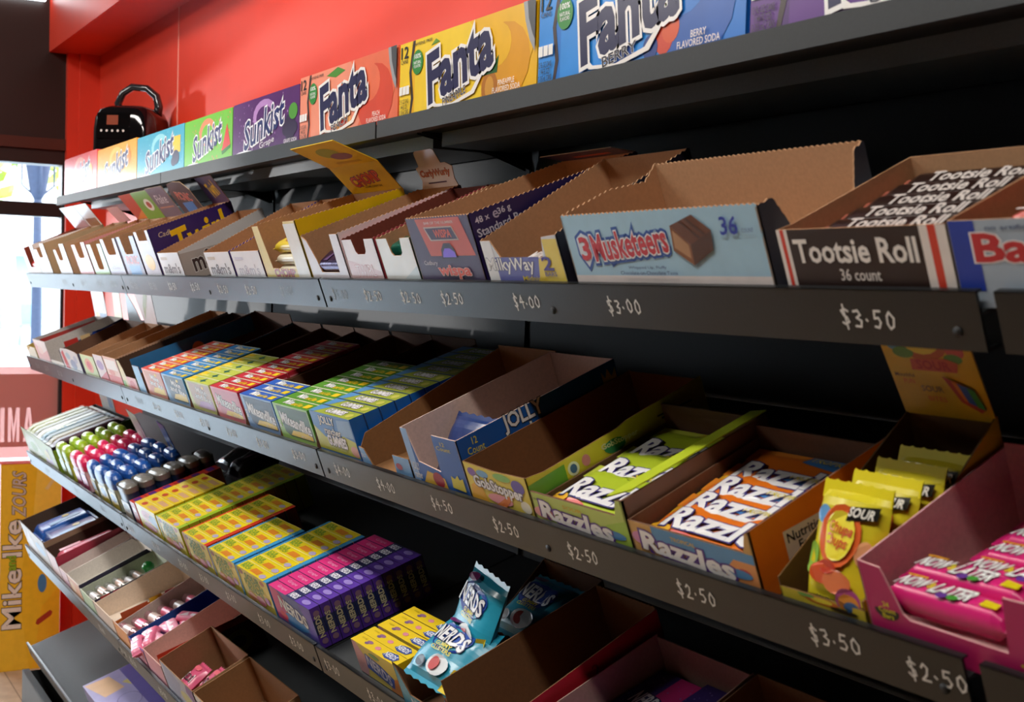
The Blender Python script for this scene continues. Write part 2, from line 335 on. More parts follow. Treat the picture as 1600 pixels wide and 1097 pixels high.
# back panels, uprights, kick base
for i, (x0, x1) in enumerate(SECT):
    o = thing('back_panel', 'dark grey steel back panel of the display, %s' % POS[i], 'panel', T((x0, 0, .02)), 'steel back panels of the display'); w = x1-x0-.012
    for z0, z1 in ((0, .78), (.783, 1.50), (1.503, 1.6)):
        b = MB(); rr = .035 if z1 == 1.6 else .002
        b.slab(FR((.006, 0.002, 0), (1, 0, 0), (0, 0, 1)), [(0, z0), (w, z0)]+[(w-rr+rr*math.cos(a), z1-rr+rr*math.sin(a)) for a in (0, .4, .8, 1.2, 1.57)]+[(rr-rr*math.sin(a), z1-rr+rr*math.cos(a)) for a in (0, .4, .8, 1.2, 1.57)], .004, mat('#2b3033', 'board')); b.build('panel', o)
for i, x in enumerate((-1.2, 0, 1.2, 2.4)):
    b = MB(); b.box(x-.01, .0065, 0, x+.01, .0185, 1.66, mat('#0c0e0f', 'coat'))
    for j in range(30): b.box(x-.003, .006, .1+j*.05, x+.003, .0065, .125+j*.05, mat('#050505', 'matt'))
    tag(b.build('upright'), 'slotted black upright between back panels, %s' % ('at the street end', 'first joint from the window', 'second joint from the window', 'joint beside the largest cartons')[i], 'upright', 'uprights of the display')
b = MB(); b.box(-1.2, .0187, 0, 3.3, .0194, 1.635, mat('#0c0e0f', 'coat')); tag(b.build('backing_sheet'), 'black backing sheet behind the steel back panels', 'panel')
o = thing('plinth', 'dark grey kick base under the shelving', 'base', T((-1.2, 0, 0)))
b = MB(); b.box(0, -.35, 0, 4.4, -.346, .19, CO); b.box(0, -.35, .188, 4.4, -.33, .192, CO); b.build('kick_panel', o)
b = MB(); b.box(.001, -.345, .0, .004, -.002, .186, CO); b.build('side_panel', o)

# ---------------------------------------------------------------- soda cartons on the top shelf
def carton_art(w, h, body, items): return items
def soda(x0, x1, ztop, col, label, items, side=None, dep=.115):
    w, h = x1-x0, ztop-Z1
    o = thing('soda_carton', label, 'soda carton', T((x0, -.2605, Z1+.0003)), 'soda cartons on the top shelf')
    b = MB(); c = mat(col, 'film'); r = .004
    F = FR((0, 0, 0), (1, 0, 0), (0, 0, 1))
    b.slab(FR((0, dep, 0), (0, -1, 0), (0, 0, 1)) if 0 else FR((0, 0, 0), (1, 0, 0), (0, 0, 1)), [(r, 0), (w-r, 0), (w, r), (w, h-r), (w-r, h), (r, h), (0, h-r), (0, r)], dep, c)
    b.art(F, w, h, items, 'film'); b.build('carton', o)
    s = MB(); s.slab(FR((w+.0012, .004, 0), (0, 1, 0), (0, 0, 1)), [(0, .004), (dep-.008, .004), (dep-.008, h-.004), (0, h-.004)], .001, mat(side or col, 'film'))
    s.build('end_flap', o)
def sunkist(bgc, glow, fruit, sub=None):
    it = [('dots', 60, hash_(bgc), .0022, glow), ('e', .5, .66, .17, .28, glow), ('e', .5, .62, .12, .2, bgc)]
    it += fruit
    it += [('t', 'Sunkist', .2, .26, .6, .5, '#1d2a6b', {'out': '#f6f6fa', 'ow': .09, 'b': .03, 'sh': .25, 'rot': 9})]
    if sub: it += [('t', sub, .44, .07, .22, .14, '#f3eef5', {'b': .01, 'rot': 6})]
    return it + [('e', .2, .03, .16, .06, '#eef0f4'), ('e', .55, .0, .2, .05, '#eef0f4')]
def hash_(s): return sum(ord(c)*(i+3) for i, c in enumerate(s))
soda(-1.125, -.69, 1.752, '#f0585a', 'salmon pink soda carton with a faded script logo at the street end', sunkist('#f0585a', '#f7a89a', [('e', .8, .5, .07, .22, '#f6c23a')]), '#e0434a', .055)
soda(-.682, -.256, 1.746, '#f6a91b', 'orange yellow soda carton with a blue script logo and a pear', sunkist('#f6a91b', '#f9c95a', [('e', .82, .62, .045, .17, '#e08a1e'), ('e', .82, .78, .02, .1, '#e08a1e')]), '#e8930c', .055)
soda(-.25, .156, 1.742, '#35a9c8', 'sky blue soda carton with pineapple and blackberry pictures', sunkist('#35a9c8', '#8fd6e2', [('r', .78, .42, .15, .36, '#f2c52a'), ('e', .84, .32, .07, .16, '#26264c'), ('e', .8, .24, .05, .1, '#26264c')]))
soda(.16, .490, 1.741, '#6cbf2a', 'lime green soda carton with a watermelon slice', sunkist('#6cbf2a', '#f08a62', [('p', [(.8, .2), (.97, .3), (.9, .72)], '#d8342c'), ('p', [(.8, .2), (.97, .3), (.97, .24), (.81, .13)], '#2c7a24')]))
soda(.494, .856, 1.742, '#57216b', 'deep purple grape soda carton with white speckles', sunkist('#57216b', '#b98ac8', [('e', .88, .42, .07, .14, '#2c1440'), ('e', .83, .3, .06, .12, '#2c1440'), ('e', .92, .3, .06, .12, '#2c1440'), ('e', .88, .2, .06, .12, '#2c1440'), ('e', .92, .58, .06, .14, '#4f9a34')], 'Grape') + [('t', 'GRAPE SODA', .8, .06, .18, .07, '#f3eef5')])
def fanta(bgc, lite, dark, flav, tail, fr):
    return [('r', 0, 0, .1, 1, lite), ('p', [(.1, 0), (.12, .25), (.1, .6), (.13, 1), (.11, 1), (.08, .6), (.1, .25), (.085, 0)], '#3a2a2a'),
      ('p', [(.13, 0), (.7, 0), (.9, .5), (.75, 1), (.13, 1)], lite), ('p', [(.55, 1), (.95, 1), (.98, .5), (.9, 0), (.62, 0), (.74, .5)], bgc),
      ('e', .79, .4, .17, .46, dark), ('e', .74, .62, .1, .26, bgc)] + fr + [
      ('t', '12', .012, .8, .06, .15, '#1d1d24', {'b': .03}), ('t', 'CANS', .012, .73, .06, .05, '#1d1d24'), ('t', 'CAFFEINE FREE', .11, .92, .16, .035, '#2a2226'),
      ('e', .155, .7, .045, .16, '#2f8f3a'), ('t', '100%', .127, .75, .055, .06, '#ffffff', {'b': .03}), ('t', 'NATURAL\nFLAVORS', .125, .63, .06, .09, '#ffffff'),
      ('r', .006, .32, .026, .11, '#f4f4f2'), ('r', .036, .32, .026, .11, '#f4f4f2'), ('r', .066, .32, .026, .11, '#f4f4f2'), ('t', '12 FL OZ CANS\n(144 FL OZ)\n12-355 mL CANS', .008, .06, .08, .2, '#2a2226'),
      ('p', [(.25, .2), (.3, .07), (.44, .03), (.6, .12), (.68, .4), (.66, .4), (.58, .16), (.44, .07), (.32, .1), (.28, .2)], '#f7f2ee'),
      ('t', 'Fanta', .25, .27, .47, .6, '#1b1a4c', {'out': '#f7f4f2', 'ow': .1, 'b': .065, 'sh': .06, 'rot': 10}),
      ('t', flav, .37, .1, .17, .1, '#1d1b33', {'out': '#f7f4f2', 'ow': .05, 'b': .02, 'rot': 9}),
      ('t', tail, .73, .06, .18, .14, '#f9efe8', {'b': .015}), ('p', [(.92, 1), (.935, .78), (.965, .55), (1, .42), (1, 1)], '#a0a3a8'), ('p', [(.945, 1), (.955, .8), (.98, .62), (1, .55), (1, 1)], '#4a4d52')]
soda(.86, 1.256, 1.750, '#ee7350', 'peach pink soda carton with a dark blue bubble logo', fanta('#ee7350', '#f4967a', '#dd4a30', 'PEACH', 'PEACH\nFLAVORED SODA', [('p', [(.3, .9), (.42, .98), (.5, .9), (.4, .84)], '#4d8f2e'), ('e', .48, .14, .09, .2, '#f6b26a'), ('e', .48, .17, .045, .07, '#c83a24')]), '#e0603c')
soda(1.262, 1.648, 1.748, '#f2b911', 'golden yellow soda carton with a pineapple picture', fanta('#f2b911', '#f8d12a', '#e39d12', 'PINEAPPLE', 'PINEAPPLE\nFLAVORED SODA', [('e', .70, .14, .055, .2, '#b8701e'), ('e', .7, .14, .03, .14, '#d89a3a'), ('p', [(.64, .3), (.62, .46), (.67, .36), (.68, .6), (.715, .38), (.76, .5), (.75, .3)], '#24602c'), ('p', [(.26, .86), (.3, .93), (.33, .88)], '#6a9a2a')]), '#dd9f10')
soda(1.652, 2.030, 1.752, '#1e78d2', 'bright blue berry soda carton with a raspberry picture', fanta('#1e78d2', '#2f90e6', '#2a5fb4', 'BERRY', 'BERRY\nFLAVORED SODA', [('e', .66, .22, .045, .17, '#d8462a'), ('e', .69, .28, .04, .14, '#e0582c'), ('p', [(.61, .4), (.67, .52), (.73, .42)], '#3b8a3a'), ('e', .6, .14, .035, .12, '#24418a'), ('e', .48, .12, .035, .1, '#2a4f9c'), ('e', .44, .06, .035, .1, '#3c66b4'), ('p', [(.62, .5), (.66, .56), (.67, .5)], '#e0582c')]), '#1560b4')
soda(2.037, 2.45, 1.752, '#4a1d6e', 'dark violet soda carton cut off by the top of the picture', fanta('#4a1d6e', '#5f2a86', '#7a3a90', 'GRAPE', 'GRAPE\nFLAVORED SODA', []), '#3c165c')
# black multi-cooker behind the first cartons
o = thing('air_fryer', 'glossy black air fryer with an arched handle behind the cartons', 'air fryer', T((-1.0, -.092, Z1+.0003)) @ RZ(52))
BK = mat('#0d0d0f', 'gloss')
def sq(cx, cy, hw, hd, s_, z, q, seg=32):
    return [(cx+hw*s_*math.copysign(abs(math.cos(a))**q, math.cos(a)), cy+hd*s_*math.copysign(abs(math.sin(a))**q, math.sin(a)), z) for a in [2*math.pi*i/seg for i in range(seg)]]
b = MB(); seg = 32; prof = [(0, .86), (.02, .95), (.10, 1), (.20, .99), (.235, .95), (.258, .84), (.27, .6), (.274, .02)]; rings = []
for z, s_ in prof: rings += sq(0, 0, .098, .088, s_, z, .45)
b.add(rings, [(j*seg+i, j*seg+(i+1) % seg, (j+1)*seg+(i+1) % seg, (j+1)*seg+i) for j in range(len(prof)-1) for i in range(seg)], BK, True)
b.add(rings[:seg], [tuple(range(seg))[::-1]], BK); b.build('body', o)
b = MB(); b.tube([(-.045,.01,.262),(-.05,.01,.285),(-.036,.01,.315),(-.006,.01,.334),(.04,.01,.33),(.07,.01,.306),(.078,.01,.275),(.074,.01,.25)], [.012,.0115,.011,.011,.011,.012,.013,.014], mat('#26272a', 'gloss'), 10); b.build('handle', o)
b = MB(); F = FR((-.07, -.0885, .17), (1, 0, 0), (0, .05, 1)); b.slab(F, [(0, 0), (.1, 0), (.1, .075), (0, .075)], .004, mat('#0a0a0b', 'gloss'))
b.poly(F, [(.03,.04),(.065,.04),(.065,.068),(.03,.068)], mat('#8a4a38','gloss'), .0004)
for i in range(5): b.art(F, .1, .075, [('e', .14+.17*i, .3, .035, .05, '#d9d4cd')], 'gloss', .0004)
b.build('control_panel', o)

# ---------------------------------------------------------------- trays
def zg(p, q, pitch=.007, amp=.0016):
    L = math.hypot(q[0]-p[0], q[1]-p[1]); n = max(2, int(L/pitch)); o = []
    for i in range(n+1):
        t = i/n; o.append((p[0]+(q[0]-p[0])*t, p[1]+(q[1]-p[1])*t))
        if i < n: t2 = (i+.5)/n; o.append((p[0]+(q[0]-p[0])*t2, p[1]+(q[1]-p[1])*t2+amp))
    return o
def tray(label, k, x0, x1, hf, hb, dep, out, inn='#b98d66', fprof=None, sprof=None, lprof=None, zig='', fcol=None, af=None, ar=None, al=None, hdr=None, t0=.0065, th=.0016, fin='card', backh=None, bcol=None, group='open display boxes', name='display_box', cat='display box', topband=None, rcol=None, n0=N0):
    w = x1-x0; o = thing(name, label, cat, SM(k, x0, t0, n0), group); mi = mat(inn, 'kraft'); mo = mat(out, fin)
    fp = fprof or [(0, hf), (1, hf)]
    top = [(x*w, z) for x, z in fp]
    if 'f' in zig: top = sum([zg(a, c) for a, c in zip(top, top[1:])], [])
    b = MB(); F = FR((0, 0, 0), (1, 0, 0), (0, 0, 1)); b.slab(F, [(0, 0), (w, 0)]+top[::-1], th, mat(fcol, fin) if fcol else mo, mi)
    if af: b.art(FR((0, 0, .012), (1, 0, 0), (0, 0, 1)), w, hf-.012, af, fin)
    b.build('front_panel', o)
    for side in (0, 1):
        sp = (sprof if side else (lprof or sprof)) or [(0, fp[-1][1] if side else fp[0][1]), (1, hb)]
        top = [(y*dep, z) for y, z in sp]
        if 's' in zig: top = sum([zg(a, c) for a, c in zip(top, top[1:])], [])
        b = MB()
        if side:
            F = FR((w, 0, 0), (0, 1, 0), (0, 0, 1)); b.slab(F, [(0, 0), (dep, 0)]+top[::-1], th, mat(rcol, fin) if rcol else mo, mi)
            if ar: b.art(F, dep, hb, ar, fin)
        else:
            F = FR((0, dep, 0), (0, -1, 0), (0, 0, 1)); b.slab(F, [(0, 0), (dep, 0)]+[(dep-y, z) for y, z in top], th, mo, mi)
            if al: b.art(FR((th, 0, 0), (0, 1, 0), (0, 0, 1)), dep, hb, al, fin)
        b.build('side_panel', o)
    bh = hb if backh is None else backh
    b = MB(); b.slab(FR((w-th, dep, 0), (-1, 0, 0), (0, 0, 1)), [(0, 0), (w-2*th, 0)]+([(w-2*th, bh), (0, bh)] if 'b' not in zig else zg((w-2*th, bh), (0, bh))), th, mat(bcol, fin) if bcol else mo, mi); b.build('back_panel', o)
    b = MB(); b.box(th, th, .0004, w-th, dep-th, .0014, mi); b.build('base', o)
    for hd in (hdr if isinstance(hdr, list) else [hdr] if hdr else []):
        b = MB(); hx0, hx1, hh, lean = hd['x0']*w, hd['x1']*w, hd['h'], R(hd.get('lean', 18)); hw = hx1-hx0
        F = FR((hx0, dep-.0022, bh+.0003), (1, 0, 0), (0, -math.sin(lean), math.cos(lean)))
        b.slab(F, [(x*hw, z*hh) for x, z in hd.get('shape', [(0, 0), (1, 0), (1, 1), (0, 1)])], .0012, mat(hd['c'], fin), mat(hd.get('bc', '#b99a78'), 'kraft'))
        if 'a' in hd: b.art(F, hw, hh, hd['a'], fin)
        if 'fold' in hd:
            L2 = R(hd['fold'][1]); F2 = FR(F @ Vector((0, hh, 0)), (1, 0, 0), (0, -math.sin(L2), math.cos(L2))); h2 = hd['fold'][0]
            b.slab(F2, [(0, 0), (hw, 0), (hw*.97, h2), (.03*hw, h2)], .0012, mat(hd['c'], fin), mat(hd.get('bc', '#b99a78'), 'kraft')); b.art(F2, hw, h2, hd.get('a2', []), fin)
        b.build('header_card', o)
    return o
def U(l, r, bot, hi, hi2=None): return [(0, hi), (l-.04, hi), (l, bot+.004), (l+.05, bot), (r-.05, bot), (r, bot+.004), (r+.04, hi2 or hi), (1, hi2 or hi)]
WH, KR, PK = '#f2eeee', '#b88c66', '#e9c9c4'
def bar(label, k, x, t, n, L, wd, h, col, items, rz=0, rx=0, group=None, fin='film', name='candy_bar', cat='candy bar', ends=None):
    b = MB(); m = mat(col, fin); me = mat(ends or col, fin); xs = [0, .04, .07, .13, .5, .87, .93, .96, 1]; hs = [.06, .06, .55, .98, 1, .98, .55, .06, .06]; N = 10; pts = []
    for X, hh in zip(xs, hs):
        for i in range(N):
            a = 2*math.pi*i/N; ca, sa = math.cos(a), math.sin(a); q = .5
            pts.append((X*L, wd/2+wd/2*math.copysign(abs(ca)**q, ca)*(1 if hh > .5 else 1.02), h/2+h/2*hh*math.copysign(abs(sa)**q, sa)))
    for j in range(len(xs)-1): b.add(pts[j*N:(j+2)*N], [(i, (i+1) % N, N+(i+1) % N, N+i) for i in range(N)], me if j in (0, 1, 6, 7) else m, 1 < j < 6)
    b.add(pts[:N], [tuple(range(N))[::-1]], me); b.add(pts[-N:], [tuple(range(N))], me)
    b.art(FR((.1*L, 0, h+.0002), (1, 0, 0), (0, 1, 0)), L*.8, wd, items, fin)
    b.art(FR((.1*L, -.0004, 0), (1, 0, 0), (0, 0, 1)), L*.8, h, [], fin)
    o = b.build(name, None, SM(k, x, t, n) @ RZ(rz) @ RX(rx)); return tag(o, label, cat, group)
def bag(label, M, w, h, th, col, items, group=None, fin='film', name='candy_bag', cat='candy bag', crimp=None, seed=1):
    rr = random.Random(seed); nx, ny = 12, 16; ph = [rr.uniform(0, 6) for _ in range(6)]
    def zf(x, y):
        u, v = max(0, min(1, x/w)), max(0, min(1, y/h)); e = (max(0, (1-abs(2*u-1)**3.2))*max(0, 1-abs(2*max(0, min(1, (v-.07)/.86))-1)**4))**.55 if .07 < v < .93 else 0
        return th/2*e*(1+.10*math.sin(9*u+ph[0]+3*v)+.08*math.sin(13*v+ph[1]-4*u)+.05*math.sin(23*u+ph[2]))
    b = MB(); m = mat(col, fin); mc = mat(crimp or col, fin)
    for sg in (1, -1):
        vs = [(w*i/nx, h*j/ny+(.0012*(-1)**i if j in (0, ny) else 0), sg*(zf(w*i/nx, h*j/ny)+.0002)) for j in range(ny+1) for i in range(nx+1)]
        for j in range(ny): b.add(vs[j*(nx+1):(j+2)*(nx+1)], [((i, i+1, nx+2+i, nx+1+i) if sg > 0 else (i, nx+1+i, nx+2+i, i+1)) for i in range(nx)], mc if j in (0, ny-1) else m, True)
    b.warp = lambda p: Vector((p.x, p.y, p.z*5+zf(p.x, p.y)+.0002))
    b.art(None, w, h, items, fin); b.warp = None
    return tag(b.build(name, None, M), label, cat, group)
FL = '#f6f2ee'
# ---- second tier: chocolate boxes
tray('white display box with a red lining at the street end of the upper chocolate tier', 2, -1.19, -.99, .09, .1, .175, '#f4ece8', '#8a3a24', U(.3, .72, .03, .09, .1), fin='film', af=[('r', .1, .05, .8, .2, '#f2d6d4')], hdr=dict(x0=0, x1=1, h=.075, c='#f5f0f0', a=[('p', [(0, 0), (1, 0), (1, .3), (0, .5)], '#e9b7b4')], lean=20))
tray('white display box with a tall white header and brown card sides', 2, -.985, -.822, .09, .1, .175, '#c0a07c', KR, U(.28, .62, .06, .085, .1), fcol='#f0eef2', fin='film', af=[('r', .1, .1, .8, .08, '#e6a8b4')], zig='s', hdr=dict(x0=0, x1=1, h=.075, c='#f6f1f1', a=[('r', .1, 0, .8, .35, '#a0673c')], lean=20))
tray('pale grey display box with brown card sides beside the pink one', 2, -.71, -.555, .085, .1, .178, '#bd9d78', KR, U(.25, .6, .05, .08, .095), fcol='#eceaf0', fin='film', af=[('r', .15, .1, .7, .08, '#d8c2c8')], zig='s', hdr=dict(x0=.5, x1=1.3, h=.05, c='#f0b4bc', lean=25))
tray('pink display box with a red header card', 2, -.46, -.302, .095, .1, .185, '#eb9aa0', KR, U(.3, .7, .055, .09, .095), fin='film', af=[('e', .5, .3, .26, .22, '#f4c07a')], zig='s', hdr=dict(x0=0, x1=1, h=.078, c='#d8362e', a=[('p', [(0, 0), (1, 0), (1, .5)], '#f08a3a')], lean=22))
tray('green display box with a tall slot in its front', 2, -.288, -.135, .088, .1, .168, '#a8cf86', KR, U(.34, .7, .025, .088), fin='film', zig='s', hdr=dict(x0=0, x1=1, h=.078, c='#6cae2c', a=[('e', .62, .5, .22, .22, '#f4f0e4'), ('e', .62, .5, .12, .12, '#b5342c')], lean=18))
tray('lilac grey display box with a matching header', 2, -.128, .018, .098, .1, .168, '#b9b2c8', KR, U(.26, .8, .06, .098), fin='film', af=[('t', 'Cadbury', .2, .1, .6, .18, '#f0ecf4')], zig='s', hdr=dict(x0=0, x1=1, h=.082, c='#6f6684', a=[('t', 'Flake', .2, .45, .6, .3, '#e8e2f0', {'sh': .3}), ('r', .1, .3, .8, .05, '#c58a7a')], lean=20))
tray('dark violet display box with red lettering and a blue base', 2, .036, .188, .1, .1, .17, '#5b5474', KR, U(.24, .72, .06, .1), fcol='#8d8aa6', fin='film', af=[('r', .22, .0, .6, .25, '#4a8fd0'), ('t', 'PICNIC', .2, .3, .64, .2, '#e5483c', {'out': '#f3e8ea', 'b': .03})], zig='s', hdr=dict(x0=0, x1=1, h=.086, c='#2c2140', shape=[(0, 0), (1, 0), (1, .7), (.85, .95), (.5, 1), (.15, .95), (0, .7)], a=[('r', .25, 0, .5, .36, '#2f86d6'), ('t', 'PICNIC', .22, .42, .6, .24, '#e23c34', {'out': '#f6e6e2', 'b': .03, 'rot': -6})], lean=20))
tray('royal purple display box with a tall purple header and yellow lettering', 2, .2, .316, .109, .113, .187, '#36226a', KR, [(0, .107), (.2, .107), (.22, .085), (.8, .085), (.82, .109), (1, .109)], fcol='#c9c4d4', fin='film', af=[('e', .5, .3, .3, .18, '#f0c860'), ('r', .12, .72, .7, .06, '#e8e6ee')], zig='s', ar=[('t', 'Cadbury', .1, .74, .26, .12, '#cdbba0', {'sh': .2}), ('t', 'Twirl', .24, .36, .62, .5, '#f6c40e', {'b': .05, 'sh': .1, 'rot': 6})], hdr=dict(x0=0, x1=1, h=.086, c='#3d2f66', a=[('t', 'Twirl', .3, .2, .5, .4, '#f0c01a', {'b': .05, 'rot': 10})], lean=20))
MM = [('t', "m&m's", .12, .12, .74, .42, '#3a2a28', {'out': '#ffffff', 'ow': .06, 'b': .05}), ('r', .1, .7, .3, .12, '#c8b8a0')]
tray('white display box of button chocolates with brown lettering on its side', 2, .333, .482, .06, .09, .19, '#d9d2ce', KR, fcol='#ececf0', fin='film', af=MM, zig='s', ar=[('p', [(0, 0), (1, 0), (1, .5), (0, .62)], '#b9aaa0'), ('t', 'm&m', .12, .16, .36, .38, '#3e2118', {'out': '#f4efe8', 'ow': .05, 'b': .05}), ('e', .7, .18, .1, .1, '#7a4a26')])
tray('white display box of button chocolates standing alone on its shelf edge', 2, .65, .794, .058, .092, .19, '#dcd8dc', KR, fcol='#f1f0f4', fin='film', af=MM, zig='s', rcol='#5b4aa0')
tray('white display box with a violet rim beside the yellow one', 2, .804, .950, .058, .092, .19, '#6b3fa2', KR, fcol='#f4f1f6', fin='film', af=[('t', "m&m's", .14, .1, .7, .4, '#b8b0c0', {'out': '#ffffff', 'ow': .05}), ('r', .1, .68, .3, .1, '#d6cfe2')], zig='s')
CH = ('t', 'CHOMP', .2, .3, .6, .34, '#e2503a', {'out': '#3a2a7c', 'ow': .1, 'b': .05, 'rot': 5})
tray('yellow display box of caramel bars with a tall folded yellow header', 2, .956, 1.152, .1, .096, .186, '#e6bd12', KR, [(0, .098), (.15, .098), (.2, .028), (.72, .026), (.75, .102), (1, .102)], fcol='#f0d870', fin='film', zig='s', af=[('r', .74, .02, .25, .96, '#f6f4ee'), ('t', 'CHOMP', .22, .03, .46, .14, '#c8442e', {'out': '#5a3a8c', 'ow': .06, 'b': .03})], topband=1,
     hdr=dict(x0=.02, x1=1, h=.058, c='#e9c411', bc='#e9c411', a=[CH, ('t', 'CARAMEL CHEWY BAR', .36, .16, .36, .07, '#5a3a20')], lean=27, fold=(.075, 50), a2=[('e', .5, .58, .2, .22, '#9ab03a'), ('e', .62, .4, .2, .14, '#7a4a8c'), ('r', .3, .1, .5, .08, '#c8a010')]))
tray('violet and white display box with a white tabbed header card', 2, 1.159, 1.298, .078, .086, .208, '#5a3b78', KR, [(0, .078), (.12, .07), (.25, .04), (.3, .022), (.78, .022), (.8, .078), (1, .078)], fcol='#e6dfe6', fin='film', zig='s', rcol='#eadfe0', hdr=dict(x0=.12, x1=.98, h=.06, c='#efe4e2', lean=4, shape=[(0, 0), (1, 0), (.96, .2), (1, .5), (.86, .62), (.74, .62), (.66, .97), (.6, 1), (.16, 1), (.1, .95), (.12, .6), (.02, .56), (.08, .2)], a=[('t', 'CurlyWurly', .1, .26, .8, .22, '#d0622a', {'out': '#4a2a5c', 'ow': .06, 'b': .05}), ('r', .24, .12, .5, .035, '#4a2a5c')]))
tray('white display box with a red lining and a slot in its front', 2, 1.308, 1.415, .069, .085, .19, '#c2404c', '#7a3a2a', U(.36, .68, .048, .069), fcol='#f0e4e6', fin='film', af=[('p', [(0, 0), (1, 0), (1, .2), (0, .5)], '#e6c4c6'), ('t', 'TWIRL', .2, .08, .6, .28, '#f4e4e4', {'out': '#c8545c', 'ow': .05})], zig='s')
tray('white display box with a teal lining and a slot in its front', 2, 1.424, 1.526, .068, .085, .19, '#1f9a8c', KR, U(.36, .68, .045, .068), fcol='#f4f6f4', fin='film', af=[('p', [(.5, 0), (1, 0), (1, .35)], '#d8e6ea')], zig='s')
tray('purple chocolate bar display box with an orange panel and an arched hole', 2, 1.530, 1.694, .091, .094, .245, '#2f2358', KR, fcol='#4a3d62', fin='card', zig='sf', af=[('p', [(.16, .99), (.86, .99), (.96, .4), (.26, .4)], '#cf5a48'), ('t', 'BAR OF THE NUMBER', .3, .9, .46, .04, '#e8d8d0'), ('p', [(.27, .86), (.72, .86), (.78, .64), (.33, .64)], '#c9b7ae'), ('p', [(.29, .84), (.71, .84), (.76, .66), (.35, .66)], '#3a2c50'), ('t', 'WISPA', .42, .69, .26, .12, '#e4604a', {'b': .05}),
     ('p', [(.44, .36), (.68, .36), (.67, .5), (.62, .6), (.52, .6), (.46, .5)], '#2a1d3e'), ('p', [(.46, .38), (.67, .38), (.66, .46), (.6, .52), (.52, .52), (.48, .46)], '#8a6cff'), ('t', 'Cadbury', .12, .24, .22, .09, '#d8cfd8', {'sh': .2}), ('t', 'wispa', .34, .05, .48, .2, '#e0523e', {'out': '#f4d8d0', 'ow': .06, 'b': .06})],
     ar=[('t', '48 x    36 g', .03, .82, .2, .1, '#e4dcea', {'b': .03, 'rot': 4}), ('t', 'Standard Bars', .025, .69, .3, .1, '#e4dcea', {'b': .03, 'rot': 4}), ('t', 'e', .128, .82, .03, .09, '#cfc4dc')], hdr=dict(x0=0, x1=1, h=.036, c='#2a1d4a', lean=66, a=[('r', .3, .3, .5, .2, '#b8443a')]))
MW = [('r', .0, .0, .72, .6, '#6a6fb8'), ('r', 0, .0, .14, 1, '#eef0f4'), ('p', [(.66, .0), (1, 0), (1, 1), (.82, 1), (.82, .6), (.72, .55)], '#efd75c'), ('t', 'MilkyWay', .02, .2, .62, .38, '#f6f6f8', {'out': '#3a3a6a', 'ow': .05, 'b': .03}), ('t', 'Midnight', .46, .02, .3, .14, '#e8d030'), ('t', '2', .76, .3, .12, .3, '#4a3c98', {'b': .04}), ('t', 'BARS', .76, .16, .14, .1, '#4a3c98')]
tray('lavender display box with a yellow tab and a low cut front', 2, 1.706, 1.868, .06, .1, .19, '#1d1622', KR, [(0, .06), (.13, .06), (.22, .04), (.78, .04), (.82, .062), (1, .064)], fcol='#dfe3ea', af=MW, zig='s')
tray('wide pale blue display box with red lettering and a picture of a bar', 2, 1.887, 2.184, .082, .094, .128, '#a9d0e8', KR, zig='fsb', backh=.098, th=.002, fcol='#a8cfe6', rcol='#3d3f4a', sprof=[(0, .08), (.14, .082), (.22, .06), (.3, .03), (.8, .05), (.9, .094), (1, .098)], lprof=[(0, .082), (.5, .09), (.85, .085), (1, .1)],
     af=[('p', [(.0, 0), (1, 0), (1, .13), (0, .13)], '#efe6e4'), ('p', [(.055, .7), (.1, .8), (.15, .72), (.15, .4), (.1, .18), (.055, .42)], '#2a55a8'), ('p', [(.064, .67), (.1, .75), (.141, .68), (.141, .43), (.1, .25), (.064, .45)], '#dfe8f4'),
         ('t', 'Musketeers', .15, .40, .41, .36, '#2a55a8', {'b': .26, 'rot': 4}), ('t', '3', .078, .36, .05, .32, '#cf2a34', {'b': .06}), ('t', 'Musketeers', .15, .40, .41, .36, '#c92a38', {'out': '#f4f6fa', 'ow': .08, 'b': .05, 'rot': 4}),
         ('p', [(.595, .80), (.71, .93), (.785, .72), (.675, .54)], '#6b3b1e'), ('p', [(.595, .80), (.675, .54), (.67, .27), (.585, .47)], '#8a5530'), ('p', [(.602, .74), (.665, .54), (.662, .36), (.595, .51)], '#b98a60'), ('p', [(.675, .54), (.785, .72), (.775, .47), (.67, .27)], '#4f2a14'),
         ('p', [(.64, .85), (.65, .86), (.73, .64), (.72, .62)], '#4f2a14'), ('p', [(.672, .885), (.682, .895), (.757, .68), (.747, .66)], '#4f2a14'),
         ('t', '36', .83, .66, .075, .22, '#2238a8', {'b': .03, 'sh': .15}), ('t', 'COUNT', .92, .68, .05, .05, '#4a5a90'), ('t', 'Whipped Up, Fluffy', .33, .22, .2, .05, '#3a4a80'), ('t', 'Chocolate-on-Chocolate Taste', .28, .15, .3, .05, '#3a4a80')])
tray('dark brown display box with white lettering and red striped edges', 2, 2.2, 2.372, .06, .074, .16, '#e9dfd9', KR, fcol='#2a1813', sprof=[(0, .06), (.12, .06), (1, .074)], af=[('r', 0, 0, .07, 1, '#efe5df'), ('r', .024, 0, .024, 1, '#d8402c'), ('r', .86, 0, .14, 1, '#efe5df'), ('r', .905, 0, .042, 1, '#d8402c'), ('t', 'Tootsie Roll', .1, .44, .73, .38, '#f3ece6', {'b': .045}), ('t', '36 count', .36, .14, .24, .19, '#efe6e0')])
